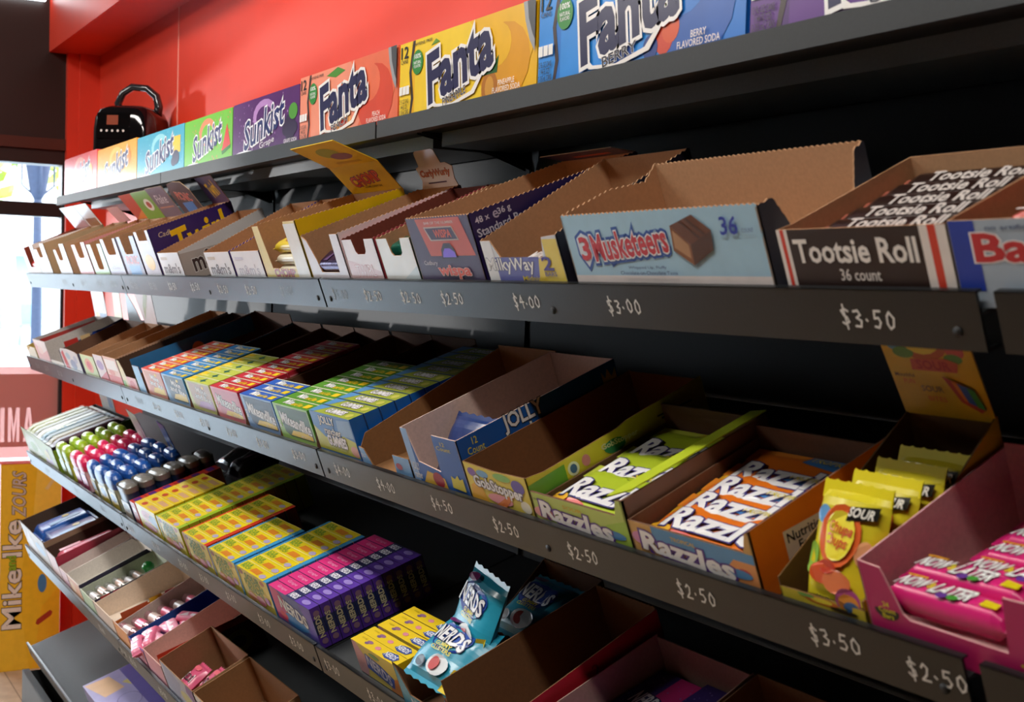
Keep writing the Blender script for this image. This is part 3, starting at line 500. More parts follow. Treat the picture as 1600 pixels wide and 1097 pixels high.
tray('blue and silver display box with large red lettering cut off by the picture edge', 2, 2.3735, 2.6, .062, .075, .16, '#2b49a8', KR, fcol='#a9b9c9', af=[('p', [(0, 0), (.1, 0), (.1, 1), (0, 1)], '#2440a8'), ('t', 'Baby Ruth', .09, .3, .84, .5, '#c62f36', {'out': '#f4f0f0', 'ow': .07, 'b': .06}), ('p', [(.3, .18), (.9, .1), (.9, .22)], '#c62f36'), ('t', 'no artificial flavors', .14, .86, .3, .06, '#33406a')])
# bars in those boxes
for i in range(6):
    bar('dark brown chewy bar, %s row from the front of its box' % ORD[i], 2, 2.204+.002*(i % 2), .010+i*.0245, (.016+.0022*i), .164, .0235, .017, '#2c1a15', [('t', 'Tootsie Roll', .16, .24, .74, .56, '#d6ccc6', {'b': .05, 'sh': .1})], rx=17, group='brown chewy bars in the striped box', ends='#b86a58')
for i in range(3): bar('red striped candy bar, %s from the front of the blue box' % ORD[i], 2, 2.40+i*.002, .02+i*.036, .004+.022*(i > -1), .17, .034, .022, '#d86a62', [('r', 0, .1, 1, .12, '#f4e4e0'), ('r', 0, .4, 1, .12, '#f4e4e0'), ('r', 0, .7, 1, .12, '#f4e4e0')], group='red striped bars in the blue box')
for i in range(3): bar('yellow and silver caramel bar, %s in the stack behind the cut front' % ('lowest', 'middle', 'topmost')[i], 2, .988, .014+i*.003, -.006+i*.019, .13, .045, .0185, ('#d9d2bb', '#e6dfc6', '#e0c53a')[i], [('t', 'CHOMP', .3, .2, .4, .6, '#b8406a', {'b': .05})], group='caramel bars in the yellow box', rx=8)
for i in range(2): bar('brown and white nougat bar in the lavender box, %s one' % ('front', 'rear')[i], 2, 1.748, .012+.045*i, -.012+.012*i, .105, .04, .028, '#4a342c', [('t', 'MilkyWay', .1, .2, .8, .6, '#efe9e6', {'b': .04})], group='nougat bars in the lavender box', rx=10)
for i in range(2): bar('dark purple foil bar in the violet and white box, %s one' % ('front', 'rear')[i], 2, 1.187, .016+.04*i, -.006+.012*i, .09, .036, .03, '#3a2456', [('p', [(.2, .2), (.5, .9), (.4, .2)], '#8a70b8')], fin='foil', group='purple foil bars in the violet box', rx=25)
bar('teal foil bar showing in the slot of the white box', 2, 1.431, .018, .006, .086, .04, .035, '#12826e', [], fin='foil', rx=12)
bar('red foil bar showing in the slot of the white box with the red lining', 2, 1.315, .018, -.004, .094, .04, .03, '#a82c34', [], fin='foil', rx=12)
bar('shiny blue bar showing over the front of the dark violet box', 2, .05, .018, .006, .125, .04, .03, '#6f9ac8', [], fin='foil', rx=12)
bar('red bar inside the white box at the street end', 2, -1.16, .015, -.01, .14, .05, .04, '#d8342c', [], rx=10)

# ---------------------------------------------------------------- third tier
tray('small yellow sweet box at the very end of the third tier', 3, -1.19, -1.05, .045, .05, .1, '#e6c84a', '#b59a4a', fcol='#f2ecd8', af=[('p', [(0, .5), (.5, 1), (0, 1)], '#c9a21a')])
tray('tall white display box with a red strip along its inner wall', 3, -1.03, -.846, .074, .078, .19, '#cfc6c2', '#b7aeaa', fcol='#f0e2e2', af=[('p', [(0, 0), (1, 0), (1, .6), (.6, .4), (0, .9)], '#e8b7ba'), ('e', .4, .5, .2, .2, '#f2d6d2')], al=[('r', .1, .55, .88, .3, '#a82c24')], hdr=dict(x0=.12, x1=.98, h=.088, c='#ece6e2', a=[('r', .1, .0, .3, .16, '#e2b820'), ('r', .45, .0, .5, .14, '#3a7ac0'), ('e', .4, .6, .25, .2, '#e6c8a8'), ('e', .7, .4, .2, .2, '#d8c8e0')], lean=-9))
tray('open white display box with a low front and a printed inner wall', 3, -.84, -.665, .022, .085, .19, '#d7cfcb', '#b9b2ae', sprof=[(0, .06), (.08, .062), (1, .085)], lprof=[(0, .072), (1, .085)], fcol='#efe9e0', rcol='#3a3560', ar=[('r', .1, .5, .2, .4, '#c8342c'), ('r', .34, .5, .14, .4, '#e2c08a'), ('r', .52, .5, .3, .4, '#2a4fae')], hdr=dict(x0=.5, x1=1.0, h=.085, c='#d9cf72', bc='#16161a', shape=[(0, 0), (1, 0), (1, 1), (.1, 1)], lean=-12, a=[('e', .5, .25, .08, .05, '#ffffff')]))
tray('white display box with red and blue fruit swirls and a picture header', 3, -.655, -.43, .066, .08, .19, '#5a4a78', '#6f4c38', [(0, .06), (.1, .068), (.5, .07), (.9, .066), (1, .062)], fcol='#eef2f6', fin='film', af=[('p', [(.1, 0), (.32, 0), (.2, .95), (.06, .8)], '#d8505a'), ('e', .6, .3, .16, .26, '#9ab6d8'), ('e', .42, .7, .12, .18, '#b8dcec'), ('e', .8, .6, .09, .2, '#c6d2ea')], hdr=dict(x0=.25, x1=.85, h=.075, c='#15151a', shape=[(0, 0), (1, 0), (.8, .4), (.35, 1), (.2, 1)], lean=-6))
tray('pale green display box with a pink fruit picture', 3, -.396, -.245, .066, .085, .18, '#a5b87a', KR, fcol='#cfe0a8', af=[('e', .5, .5, .28, .36, '#e8a07a'), ('e', .5, .5, .16, .22, '#dc5a62')], zig='s', hdr=dict(x0=-.15, x1=1, h=.092, c='#f4e4e4', bc='#17171a', shape=[(.2, 0), (.9, 0), (1, 1), (0, 1)], lean=-4, a=[('p', [(.3, .1), (.75, .8), (.6, .9), (.35, .5)], '#9aa84a')]))
tray('narrow lilac display box with a pink base', 3, -.236, -.138, .075, .085, .18, '#b89aa8', KR, fcol='#e6d8dc', af=[('e', .5, .6, .35, .2, '#a88ac0'), ('p', [(0, 0), (1, 0), (1, .4)], '#d8606a')], zig='s')
tray('salmon display box with a white label and zigzag sides', 3, -.132, .0, .077, .09, .28, '#c89a82', KR, fcol='#f0c4b4', af=[('r', .1, .52, .8, .38, '#f4ece8'), ('r', 0, 0, 1, .3, '#e2625c'), ('e', .4, .4, .2, .12, '#e88a7a')], zig='s')
tray('yellow green display box with a scooped front and pink print', 3, .006, .135, .062, .085, .29, '#d9cf7a', '#5a3d2a', [(0, .075), (.16, .074), (.3, .055), (.36, .034), (.95, .034), (1, .04)], fcol='#e8d8a0', af=[('r', .34, 0, .66, .55, '#eda09a'), ('r', 0, 0, .18, .3, '#86c04a'), ('e', .66, .2, .18, .2, '#d8504a')], zig='s')
tray('blue display box with zigzag sides holding the salmon candy boxes', 3, .145, .366, .07, .09, .30, '#2f86c4', '#6a4630', [(0, .072), (.25, .072), (.26, .008), (1, .008)], sprof=[(0, .008), (.02, .055), (1, .07)], lprof=[(0, .072), (1, .09)], fcol='#7fb6e2', fin='card', zig='s', al=[('r', .0, .55, .95, .4, '#2f86c4'), ('e', .5, .6, .05, .2, '#d8a02a')])

def candy_row(names, k, x0, w, h, pitch, n, mk, label, group, t0=.0085, name='candy_box', cat='candy box', n0=N0, first_t=None, gap=None):
    b = MB(); mk(b, w, pitch*.965, h); base = None
    for i in range(n):
        tt = t0+i*pitch+(gap or {}).get(i, 0)
        M = SM(k, x0, tt, n0+.0018)
        if base is None: base = b.build(name, None, M); o = base
        else: o = base.copy(); C.objects.link(o); put(o, M)
        tag(o, label % ORD[i], cat, group)
def mike(col, border, dark, lt=FL, fl='', star=False, accent='#f6d21c', ftop='#ffffff'):
    def f(b, w, d, h):
        m = mat(col, 'card'); bo = mat(border, 'card')
        b.box(0, 0, 0, w, d, h, m, front=bo)
        F = FR((0, 0, .012), (1, 0, 0), (0, 0, 1))
        b.art(F, w, h-.012, [('p', [(.16, .16), (.3, .06), (.93, .06), (.97, .12), (.97, .94), (.09, .94), (.1, .6)], dark), ('p', [(.3, .1), (.93, .1), (.93, .4), (.4, .3)], accent if not star else '#c89ad0'),
           ('t', 'Mike\nand Ike', .28, .36, .6, .44, lt, {'out': '#33262a', 'ow': .06, 'b': .04, 'rot': -4}), ('e', .7, .84, .05, .06, accent)] if not fl == 'MI' else
           [('p', [(.16, .16), (.3, .06), (.93, .06), (.97, .12), (.97, .94), (.09, .94), (.1, .6)], dark), ('p', [(.3, .1), (.93, .1), (.93, .3), (.4, .26)], accent), ('t', 'MikeandIke', .14, .34, .8, .34, lt, {'out': '#2a2226', 'ow': .07, 'b': .05, 'rot': -5}), ('t', 'NET WT 5 OZ', .6, .12, .26, .05, lt), ('t', 'MIKE', .015, .3, .09, .2, lt, {'rot': 90})])
        G = FR((0, 0, h), (1, 0, 0), (0, 1, 0))
        it = [('r', 0, .9, 1, .1, '#dfe3c0'), ('r', .02, .12, .22, .7, accent if star else col)]
        it += [('p', [(.52, .5), (.58, .9), (.64, .5), (.72, .45), (.64, .35), (.6, .1), (.55, .35), (.46, .42)], '#2a6a5a'), ('r', .1, .2, .3, .2, '#e8e07a')] if star else [('t', 'Mike', .24, .24, .22, .56, ftop, {'out': '#2a2226', 'ow': .05, 'b': .05}), ('t', 'and Ike', .48, .2, .26, .42, accent, {'b': .04}), ('r', .8, .2, .14, .5, accent)]
        b.art(G, w, d, it)
        b.art(FR((w, 0, 0), (0, 1, 0), (0, 0, 1)), d, h, [('r', .1, .1, .8, .8, dark)])
    return f
ROWS3 = [(.216, .147, 7, '#dc5548', '#f0a08c', '#d88a62', 'salmon red', {}), (.370, .154, 7, '#2e86cc', '#8fbce6', '#20242a', 'sky blue', {}), (.540, .152, 6, '#c4cc52', '#d9e08a', '#c8a88c', 'lime yellow', {'star': True}),
  (.701, .153, 10, '#cc2a3a', '#ee8a94', '#e2808c', 'crimson red', {'fl': 'MI'}), (.869, .155, 3, '#2f62c2', '#86aee0', '#141826', 'royal blue', {'fl': 'MI'}), (1.030, .150, 8, '#5c9a2a', '#a8d872', '#3c5a1c', 'grass green', {'fl': 'MI'})]
for x0, w, n, col, bo, dk, nm, kw in ROWS3:
    tray('plain brown card tray holding the %s candy boxes' % nm, 3, x0-.0028, x0+w+.0028, .012, .074, .30, '#7a5236', '#6b452c', fprof=[(0, .012), (1, .012)], sprof=[(0, .014), (.03, .058), (1, .066)], th=.0012, group='plain card trays of the third tier', name='card_tray', cat='card tray') if nm != 'salmon red' else None
    candy_row(None, 3, x0, w, .068, .0238, n, mike(col, bo, dk, **kw), '%s fruit chew box, %%s from the front of its row' % nm, '%s candy boxes' % nm)
def jolly(b, w, d, h):
    b.box(0, 0, 0, w, d, h, mat('#1b66b4'), front=mat('#5b8fd0'), top=mat('#a8b438'))
    F = FR((0, 0, .012), (1, 0, 0), (0, 0, 1))
    b.art(F, w, h-.012, [('p', [(0, 0), (1, 0), (1, .42), (.72, .5), (.5, .34), (.24, .36), (0, .62)], '#cfd058'), ('p', [(.62, .5), (.98, .5), (.98, .95), (.66, .9)], '#8fb2da'), ('e', .92, .16, .1, .14, '#eeb0a0'), ('t', 'JOLLY', .2, .66, .38, .26, '#f4f2f0', {'out': '#1c1a20', 'ow': .09, 'b': .05}), ('t', 'rancher', .28, .46, .4, .18, '#f4f2f0', {'out': '#1c1a20', 'ow': .08, 'b': .04}), ('t', 'GUMMIES', .3, .18, .46, .25, '#f6f2f4', {'out': '#2a2a30', 'ow': .1, 'b': .09})])
    b.art(FR((0, 0, h), (1, 0, 0), (0, 1, 0)), w, d, [('r', 0, .9, 1, .1, '#20406a'), ('p', [(0, 0), (.12, 0), (.26, .9), (0, .9)], '#5f9ad0'), ('t', 'GUMMIES', .32, .25, .42, .48, '#f2eef2', {'out': '#2a2a30', 'ow': .1, 'b': .08}), ('e', .88, .4, .06, .25, '#d6d060')])
    b.art(FR((w, 0, 0), (0, 1, 0), (0, 0, 1)), d, h, [('r', .92, 0, .08, 1, '#0e3a6c')])
candy_row(None, 3, 1.192, .150, .071, .0246, 11, jolly, 'blue and lime gummies box, %s from the front of its row', 'gummies boxes')
tray('brown card tray with a light blue low front, nearly empty', 3, 1.352, 1.512, .035, .092, .25, '#5f98d6', '#93683f', [(0, .036), (.1, .034), (.2, .012), (.68, .01), (.7, .038), (1, .038)], sprof=[(0, .03), (.06, .05), (1, .088)], fcol='#7fb0e2', rcol='#93683f', bcol='#93683f', af=[('t', 'JOLLY', .01, .35, .1, .3, '#f0eef0'), ('e', .78, .5, .06, .2, '#b0425a')])
tray('blue display box with a white lining and white bubble lettering', 3, 1.518, 1.668, .083, .096, .236, '#1c5cae', '#dcc0b4', [(0, .083), (.1, .08), (.18, .04), (.56, .034), (.58, .082), (1, .082)], fcol='#2a66ba', lprof=[(0, .083), (1, .096)], af=[('r', 0, 0, .12, 1, '#8fb8ea'), ('t', 'JOLLY\nrancher', .03, .06, .14, .3, '#eef0f4', {'b': .04}), ('p', [(.18, 0), (.62, 0), (.6, .2), (.3, .26)], '#e2b63a'), ('e', .48, .14, .1, .14, '#a8283a'), ('t', '12\nCount', .62, .74, .24, .16, '#e6d23c'), ('p', [(.72, .08), (.94, .06), (.94, .3), (.88, .26), (.86, .34), (.8, .26), (.74, .3)], '#d8cc3a')],
     ar=[('t', '12\nCount', .05, .62, .1, .2, '#e6d23c'), ('t', 'JOLLY\nrancher', .27, .5, .27, .42, '#f4f2f2', {'out': '#15131a', 'ow': .08, 'b': .05, 'rot': 3}), ('e', .8, .5, .05, .16, '#b82a34'), ('e', .76, .4, .03, .12, '#3f8a3c'), ('p', [(.9, .5), (.99, .5), (.99, .9), (.96, .8), (.94, .92), (.92, .8), (.9, .9)], '#c8a83a')])
bag('dark blue pouch with fruit chews in the white lined box', SM(3, 1.526, .03, -.005) @ RX(48), .12, .085, .02, '#1d3a78', [('p', [(.2, .1), (.9, .1), (.86, .42), (.3, .36)], '#e0b040'), ('p', [(.25, .3), (.34, .52), (.4, .3)], '#e8702a'), ('p', [(.45, .3), (.56, .56), (.6, .3)], '#f0c84a'), ('p', [(.65, .3), (.78, .54), (.82, .3)], '#d8403a')])
GOB = [('e', .12, .78, .07, .12, '#8a62b0'), ('p', [(0, 0), (.3, 0), (.2, .6), (.05, .4)], '#f2b63a'), ('e', .3, .8, .1, .1, '#7ab0d8'), ('e', .62, .84, .14, .1, '#8ec86a'), ('e', .85, .7, .1, .18, '#6a5ab0'), ('e', .5, .2, .2, .14, '#f0a0a8'), ('e', .9, .2, .08, .16, '#f4efd8'), ('p', [(.4, 0), (.56, 0), (.8, .5), (.6, .3)], '#e8803a'), ('t', 'GobStopper', .13, .3, .76, .38, '#f6f4f2', {'out': '#4a3f6a', 'ow': .1, 'b': .06, 'rot': -2})]
tray('yellow display box with a rainbow fruit print and white lettering', 3, 1.671, 1.813, .057, .066, .252, '#e0cf3a', '#80542f', [(0, .058), (.5, .055), (1, .057)], sprof=[(0, .057), (.1, .055), (.5, .064), (.56, .068), (1, .078)], lprof=[(0, .058), (1, .075)], backh=.074, fcol='#ecd85a', af=GOB, ar=[('p', [(0, .4), (.2, .4), (.2, .8), (0, .72)], '#6aa83a'), ('e', .24, .66, .03, .12, '#f2f0e4'), ('e', .24, .66, .018, .08, '#3a62a8'), ('e', .31, .7, .022, .1, '#e48aa0'), ('e', .47, .72, .06, .12, '#2f8a5a'), ('t', 'GobStopper', .4, .7, .2, .12, '#e8e2c0', {'b': .05}), ('r', .72, .84, .2, .03, '#5a5a2a'), ('r', .74, .78, .14, .03, '#5a5a2a')])
def razz(tail): return [('e', .5, .1, .12, .1, '#f2a0a0'), ('e', .86, .3, .1, .14, '#4a8ac0'), ('t', 'Razzles', .1, .1, .72, .58, '#f6f2f0', {'out': '#5a2f88', 'ow': .13, 'b': .07, 'rot': -2}), ('t', tail, .36, .72, .2, .12, '#dcb020', {'b': .03})]
tray('lime green display box with white bubble lettering and a green rim', 3, 1.815, 1.994, .043, .068, .19, '#b2c62a', '#6d4a34', [(0, .043), (.9, .043), (.94, .06), (1, .061)], sprof=[(0, .061), (1, .074)], lprof=[(0, .043), (.08, .032), (1, .046)], backh=.07, fcol='#c2d46a', rcol='#7a563e', th=.003, af=[('e', .12, .3, .12, .22, '#f0a8a0'), ('p', [(.6, 0), (1, 0), (1, .9), (.8, .6)], '#a8cc4a'), ('t', 'new batch', .03, .74, .12, .1, '#3a4a20')]+razz('SOUR'))
b = MB(); b.slab(FR((0, 0, 0), (0, 1, 0), (1, 0, .15)), [(0, 0), (.19, 0), (.19, .026), (.014, .026), (0, .008)], .0012, mat('#c4d62c'))
rim = b.build('folded_rim', bpy.data.objects[[o.name for o in bpy.data.objects if o.get('label', '').startswith('lime green display box with white')][0]]); rim.location = (.1535, .002, .0615); rim.rotation_euler = (R(3.6), 0, 0)
tray('orange display box with white bubble lettering and a nutrition panel', 3, 1.997, 2.178, .043, .079, .172, '#ee7a1c', '#74503a', [(0, .043), (.93, .043), (.97, .062), (1, .064)], sprof=[(0, .064), (1, .08)], lprof=[(0, .043), (1, .058)], backh=.07, fcol='#d9a860', th=.0022, af=[('p', [(.2, .4), (1, .2), (1, 1), (.2, 1)], '#5f9ac8'), ('p', [(.7, 0), (1, 0), (1, .7), (.84, .7)], '#e89a5a'), ('e', .9, .36, .05, .12, '#c8484a'), ('e', .08, .5, .07, .2, '#d890b8')]+razz('TROPICAL'),
     ar=[('r', .2, .02, .56, .6, '#e6d6cc'), ('t', 'Nutrition\nFacts', .22, .34, .26, .24, '#1d1714', {'b': .03}), ('r', .22, .29, .5, .015, '#1d1714'), ('r', .22, .24, .4, .02, '#6a5c54'), ('r', .22, .19, .46, .02, '#6a5c54'), ('r', .22, .14, .34, .02, '#6a5c54'), ('r', .22, .09, .44, .02, '#6a5c54'), ('r', .52, .36, .2, .02, '#3a302a'), ('r', .52, .44, .2, .02, '#3a302a'), ('r', .52, .5, .18, .02, '#3a302a')])
def razzbag(c1, c2): return [('p', [(0, .7), (.5, .82), (.5, 1), (0, 1)], c2), ('p', [(.5, .78), (1, .7), (1, 1), (.5, 1)], '#4a8ad0' if c1 == '#ee7a1c' else c1), ('e', .3, .14, .15, .08, '#d63a34'), ('e', .6, .1, .15, .07, '#2f8f4a' if c1 != '#ee7a1c' else '#c83a3a'), ('e', .1, .2, .12, .09, '#f0b42a'), ('t', 'Razzles', .12, .25, .92, .36, '#f4f2f4', {'out': '#3a2f80', 'ow': .07, 'b': .06, 'sh': .2}), ('t', 'SOUR' if c1 != '#ee7a1c' else 'TROPICAL', .56, .8, .36, .1, '#e8d43a')]
for i in range(3): bag('lime gum bag, %s from the front of the green box' % ORD[i], SM(3, 1.822, .011+i*.047, .008+i*.003) @ RX(9), .155, .085, .014, '#b6cc2e', razzbag('#b6cc2e', '#d0dc50'), 'lime gum bags in the green box', seed=i)
for i in range(4): bag('orange gum bag, %s from the front of the orange box' % ORD[i], SM(3, 2.003, .010+i*.030, .009+i*.0032) @ RX(11), .16, .073, .012, '#ee7a1c', razzbag('#ee7a1c', '#f2922e'), 'orange gum bags in the orange box', seed=10+i)
tray('yellow display box with a tall printed yellow header and a lollipop logo', 3, 2.203, 2.298, .022, .104, .176, '#c9a81a', '#6a4a1e', sprof=[(0, .03), (.5, .062), (1, .11)], lprof=[(0, .03), (1, .106)], backh=.104, fcol='#d8c43a', af=[('e', .5, .7, .2, .3, '#d8742a'), ('e', .5, .75, .13, .22, '#f0dc3a'), ('e', .32, .9, .1, .16, '#6aa84a'), ('e', .75, .4, .16, .2, '#3a2a14')], ar=[('e', .75, .6, .1, .12, '#5a3a14'), ('e', .45, .44, .08, .08, '#c85a2a')],
     hdr=dict(x0=0, x1=1, h=.09, c='#dcb416', bc='#b08a3a', lean=10, a=[('e', .47, .82, .3, .22, '#c8642a'), ('e', .16, .78, .1, .08, '#4a9ab0'), ('e', .82, .72, .1, .08, '#d05a4a'), ('e', .24, .68, .12, .06, '#5a9a3a'), ('e', .78, .64, .1, .05, '#5a9a3a'), ('e', .47, .84, .22, .17, '#ecd63a'), ('t', 'Chupa\nChups', .33, .74, .3, .18, '#cc3a24', {'b': .03, 'sh': .2}), ('p', [(.28, .5), (.78, .5), (.82, .6), (.7, .64), (.3, .62)], '#d05a34'), ('t', 'SOUR', .36, .52, .36, .09, '#b8342a', {'b': .05}), ('t', 'Mouthful', .06, .42, .22, .04, '#5a3a14'), ('t', 'FUN', .14, .35, .12, .05, '#d8702a', {'b': .03}), ('t', 'SOUR', .32, .28, .24, .06, '#5a3a14', {'b': .03}), ('t', 'BITES', .36, .18, .2, .05, '#d8702a', {'b': .03}), ('p', [(.6, .46), (.9, .34), (.96, .14), (.9, .1), (.72, .2)], '#b8402a'), ('p', [(.68, .42), (.9, .34), (.96, .14), (.76, .22)], '#d8802a'), ('p', [(.74, .4), (.9, .34), (.96, .14), (.8, .2)], '#2f5fb0'), ('p', [(.83, .36), (.9, .34), (.96, .14), (.88, .16)], '#3a9a3a')]))
CHU = [('r', 0, .86, 1, .14, '#e6d61e'), ('e', .2, .74, .1, .07, '#5a9ad0'), ('e', .12, .4, .12, .12, '#8ac04a'), ('e', .86, .5, .1, .1, '#f0b07a'), ('e', .5, .6, .3, .24, '#e0642a'), ('e', .5, .6, .235, .19, '#f2e23a'), ('t', 'Chupa\nChups', .33, .5, .36, .2, '#cf3a20', {'b': .03, 'sh': .2, 'rot': -5}), ('p', [(.58, .72), (.94, .76), (.95, .86), (.6, .83)], '#1c1a14'), ('t', 'SOUR', .61, .76, .3, .07, '#f6f2e6', {'b': .05, 'sh': .2}), ('e', .35, .3, .16, .08, '#d8562c'), ('e', .6, .26, .2, .09, '#e07a4a'), ('e', .45, .36, .14, .05, '#c8402a'), ('t', 'SOUR', .3, .08, .22, .06, '#5a4a14', {'b': .03}), ('e', .78, .14, .16, .1, '#b04a8c'), ('e', .8, .12, .13, .08, '#ee9a3a'), ('e', .84, .09, .1, .06, '#3a7ac8')]
bag('yellow lollipop logo sour candy bag standing at the front of its box', SM(3, 2.222, .012, -.010) @ RX(60), .074, .104, .024, '#dfd02a', CHU, 'yellow sour candy bags', seed=21, crimp='#e8da2a')
for i in range(3): bag('yellow sour candy bag, %s behind the front bag' % ORD[i], SM(3, 2.222+.001*i, .042+.026*i, -.010) @ RX(58), .073, .100, .014, '#d8c928', CHU[:9], 'yellow sour candy bags', seed=30+i, crimp='#e8da2a')
tray('magenta display box with a pink lining and yellow count badge', 3, 2.302, 2.52, .03, .09, .172, '#c81e6a', '#dba6a6', [(0, .066), (.1, .064), (.16, .03), (.19, .026), (.58, .024), (.6, .066), (1, .066)], lprof=[(0, .066), (1, .086)], sprof=[(0, .066), (1, .086)], fcol='#c2226a', af=[('e', .09, .95, .055, .42, '#17130e'), ('t', '24\nCount\nBars', .055, .6, .075, .75, '#e6d82a', {'b': .03}), ('t', 'Original Mix', .62, .2, .3, .2, '#d8c82a', {'b': .03})])
for i in range(7):
    M = (2.312, .010+i*.023, .010) if i < 2 else (2.325+.003*i, .020+i*.0215, .002+.0035*i)
    bar('hot pink chewy candy bar, %s from the front of the magenta box' % ORD[i], 3, M[0], M[1], M[2]+(.004 if i == 1 else 0), .118 if i < 2 else .13, .0215, .024 if i < 2 else .018, '#e0287c', [('t', 'NOW', .04, .3, .26, .6, '#fbf6f6', {'out': '#2a1018', 'ow': .07, 'b': .06, 'sh': .35}), ('t', '&', .31, .4, .06, .35, '#e8d82a', {'b': .04}), ('t', 'LATER', .38, .24, .36, .6, '#fbf6f6', {'out': '#2a1018', 'ow': .07, 'b': .06, 'sh': .35}), ('e', .5, .2, .05, .16, '#6a3a9a'), ('e', .6, .2, .05, .14, '#4a9a3a'), ('p', [(.84, .2), (1, .2), (1, .5), (.84, .6)], '#e6cf1e'), ('r', .04, .86, .2, .1, '#e6a01e')], group='hot pink chewy bars', ends='#d02070')

# ---------------------------------------------------------------- fourth tier
tray('green printed display box of long candy straws at the end of the fourth tier', 4, -1.195, -.735, .09, .075, .23, '#8f9a4a', '#4a3d2a', [(0, .092), (.5, .088), (.86, .08), (1, .08)], sprof=[(0, .07), (1, .075)], lprof=[(0, .07), (1, .075)], fcol='#c3cf8a', rcol='#7f9a2a', af=[('p', [(.0, .1), (.3, 0), (.6, .3), (.4, .8), (.1, .9)], '#dfe6c4'), ('e', .3, .4, .12, .2, '#a8c04a'), ('p', [(.6, 0), (.9, .1), (.8, .7)], '#c9b8d8'), ('e', .75, .4, .08, .2, '#e2d06a')],
     hdr=dict(x0=.25, x1=.62, h=.11, c='#f2f2f4', lean=-4, a=[('r', .6, .1, .3, .7, '#8fb0da')]))
for i, (c, e) in enumerate((('#8a8a2e', '#b8b84a'), ('#9a9c58', '#d6d8b0'), ('#6f6a52', '#c8c8b4'), ('#d8dcd0', '#eef0ea'), ('#125a6e', '#dfe8e4'), ('#3a4a52', '#c8d0d0'), ('#7a6a3a', '#d8d09a'), ('#4a2434', '#a87a8a'))):
    bar('long glossy candy straw pack, %s from the street end' % ORD[i], 4, -1.135+i*.0545, .012, .050, .21, .05, .022, c, [('r', 0, .82, 1, .1, e)]+([('t', 'M2 sour', .2, .2, .36, .5, '#e6dcc0', {'b': .03})] if i in (1, 4) else []), rz=90, group='long candy straw packs', fin='card')
def capsule_mesh(w, d, h, body, cap, band, cut=.62):
    out = []
    for part in ('body', 'cap'):
        b = MB(); N = 14; m = mat(body if part == 'body' else cap, 'film')
        lv = [(0, .9), (.04, 1), (cut-.01, 1), (cut, .98)] if part == 'body' else [(cut, 1.05), (cut+.14, 1.06), (.86, .98), (.94, .8), (.985, .5), (1, .12)]
        pts = []
        for z, s_ in lv:
            for i in range(N):
                a = 2*math.pi*i/N; ca, sa = math.cos(a), math.sin(a); q = .62
                pts.append((w/2*s_*math.copysign(abs(ca)**q, ca), d/2+d/2*s_*math.copysign(abs(sa)**q, sa), z*h))
        for j in range(len(lv)-1): b.add(pts[j*N:(j+2)*N], [(i, (i+1) % N, N+(i+1) % N, N+i) for i in range(N)], m, True)
        b.add(pts[:N], [tuple(range(N))[::-1]], m); b.add(pts[-N:], [tuple(range(N))], m, True)
        if part == 'body': b.art(FR((-w*.36, -.0002, h*.08), (1, 0, 0), (0, 0, 1)), w*.72, h*.46, [('r', 0, 0, 1, 1, band), ('e', .5, .6, .36, .25, cap)], 'film')
        out.append(b)
    return out
def capsules(kind, x0, n_x, n_t, w, d, h, body, cap, band, label, group, pt, jit=.001, n=N0, cut=.62):
    first = None; rr = random.Random(kind)
    for j in range(n_t):
        for i in range(n_x):
            M = SM(4, x0+w*.53+i*w*1.07, .010+j*pt+rr.uniform(0, jit), n+.0005) @ RZ(rr.uniform(-4, 4))
            if first is None:
                o = thing('candy_tube', '', 'candy tube', M, group); p, q = capsule_mesh(w, d, h, body, cap, band, cut); p.build('tube', o); q.build('cap', o); first = o
            else: o = copy_tree(first, M)
            tag(o, label % (('street side', 'middle', 'aisle side')[i if n_x == 3 else 2*i], ORD[j]), 'candy tube', group)
capsules('g', -.70, 2, 5, .072, .030, .098, '#cfd24a', '#a3c22c', '#8a9a2a', 'lime green capped candy tube, %s column, %s row back', 'green capped candy tubes', .036)
capsules('p', -.52, 2, 5, .078, .030, .096, '#f0c0cc', '#e0265e', '#b03a6a', 'hot pink capped candy tube, %s column, %s row back', 'pink capped candy tubes', .036)
capsules('b', -.335, 3, 5, .094, .030, .096, '#b8c0a8', '#1c4f9c', '#d0b83a', 'blue capped candy tube, %s column, %s row back', 'blue capped candy tubes', .036)
capsules('k', -.012, 1, 6, .1, .034, .088, '#28406a', '#7a7670', '#c8b8a8', 'clear pack with a bumpy grey lid, %s column, %s row back', 'grey lidded candy packs', .036, cut=.8)
def redpack(b, w, d, h):
    b.box(0, 0, 0, w, d, h, mat('#c8382e', 'film')); b.art(FR((0, 0, 0), (1, 0, 0), (0, 0, 1)), w, h, [('e', .5, .7, .3, .1, '#f0d0c8'), ('r', .1, .0, .8, .16, '#3f9ac0')], 'film'); b.art(FR((0, 0, h), (1, 0, 0), (0, 1, 0)), w, d, [('r', .1, .2, .8, .5, '#5a2a7a')], 'film')
candy_row(None, 4, .107, .043, .06, .034, 6, redpack, 'small red film pack, %s from the front, beside the yellow boxes', 'small red film packs', name='candy_pack', cat='candy pack')
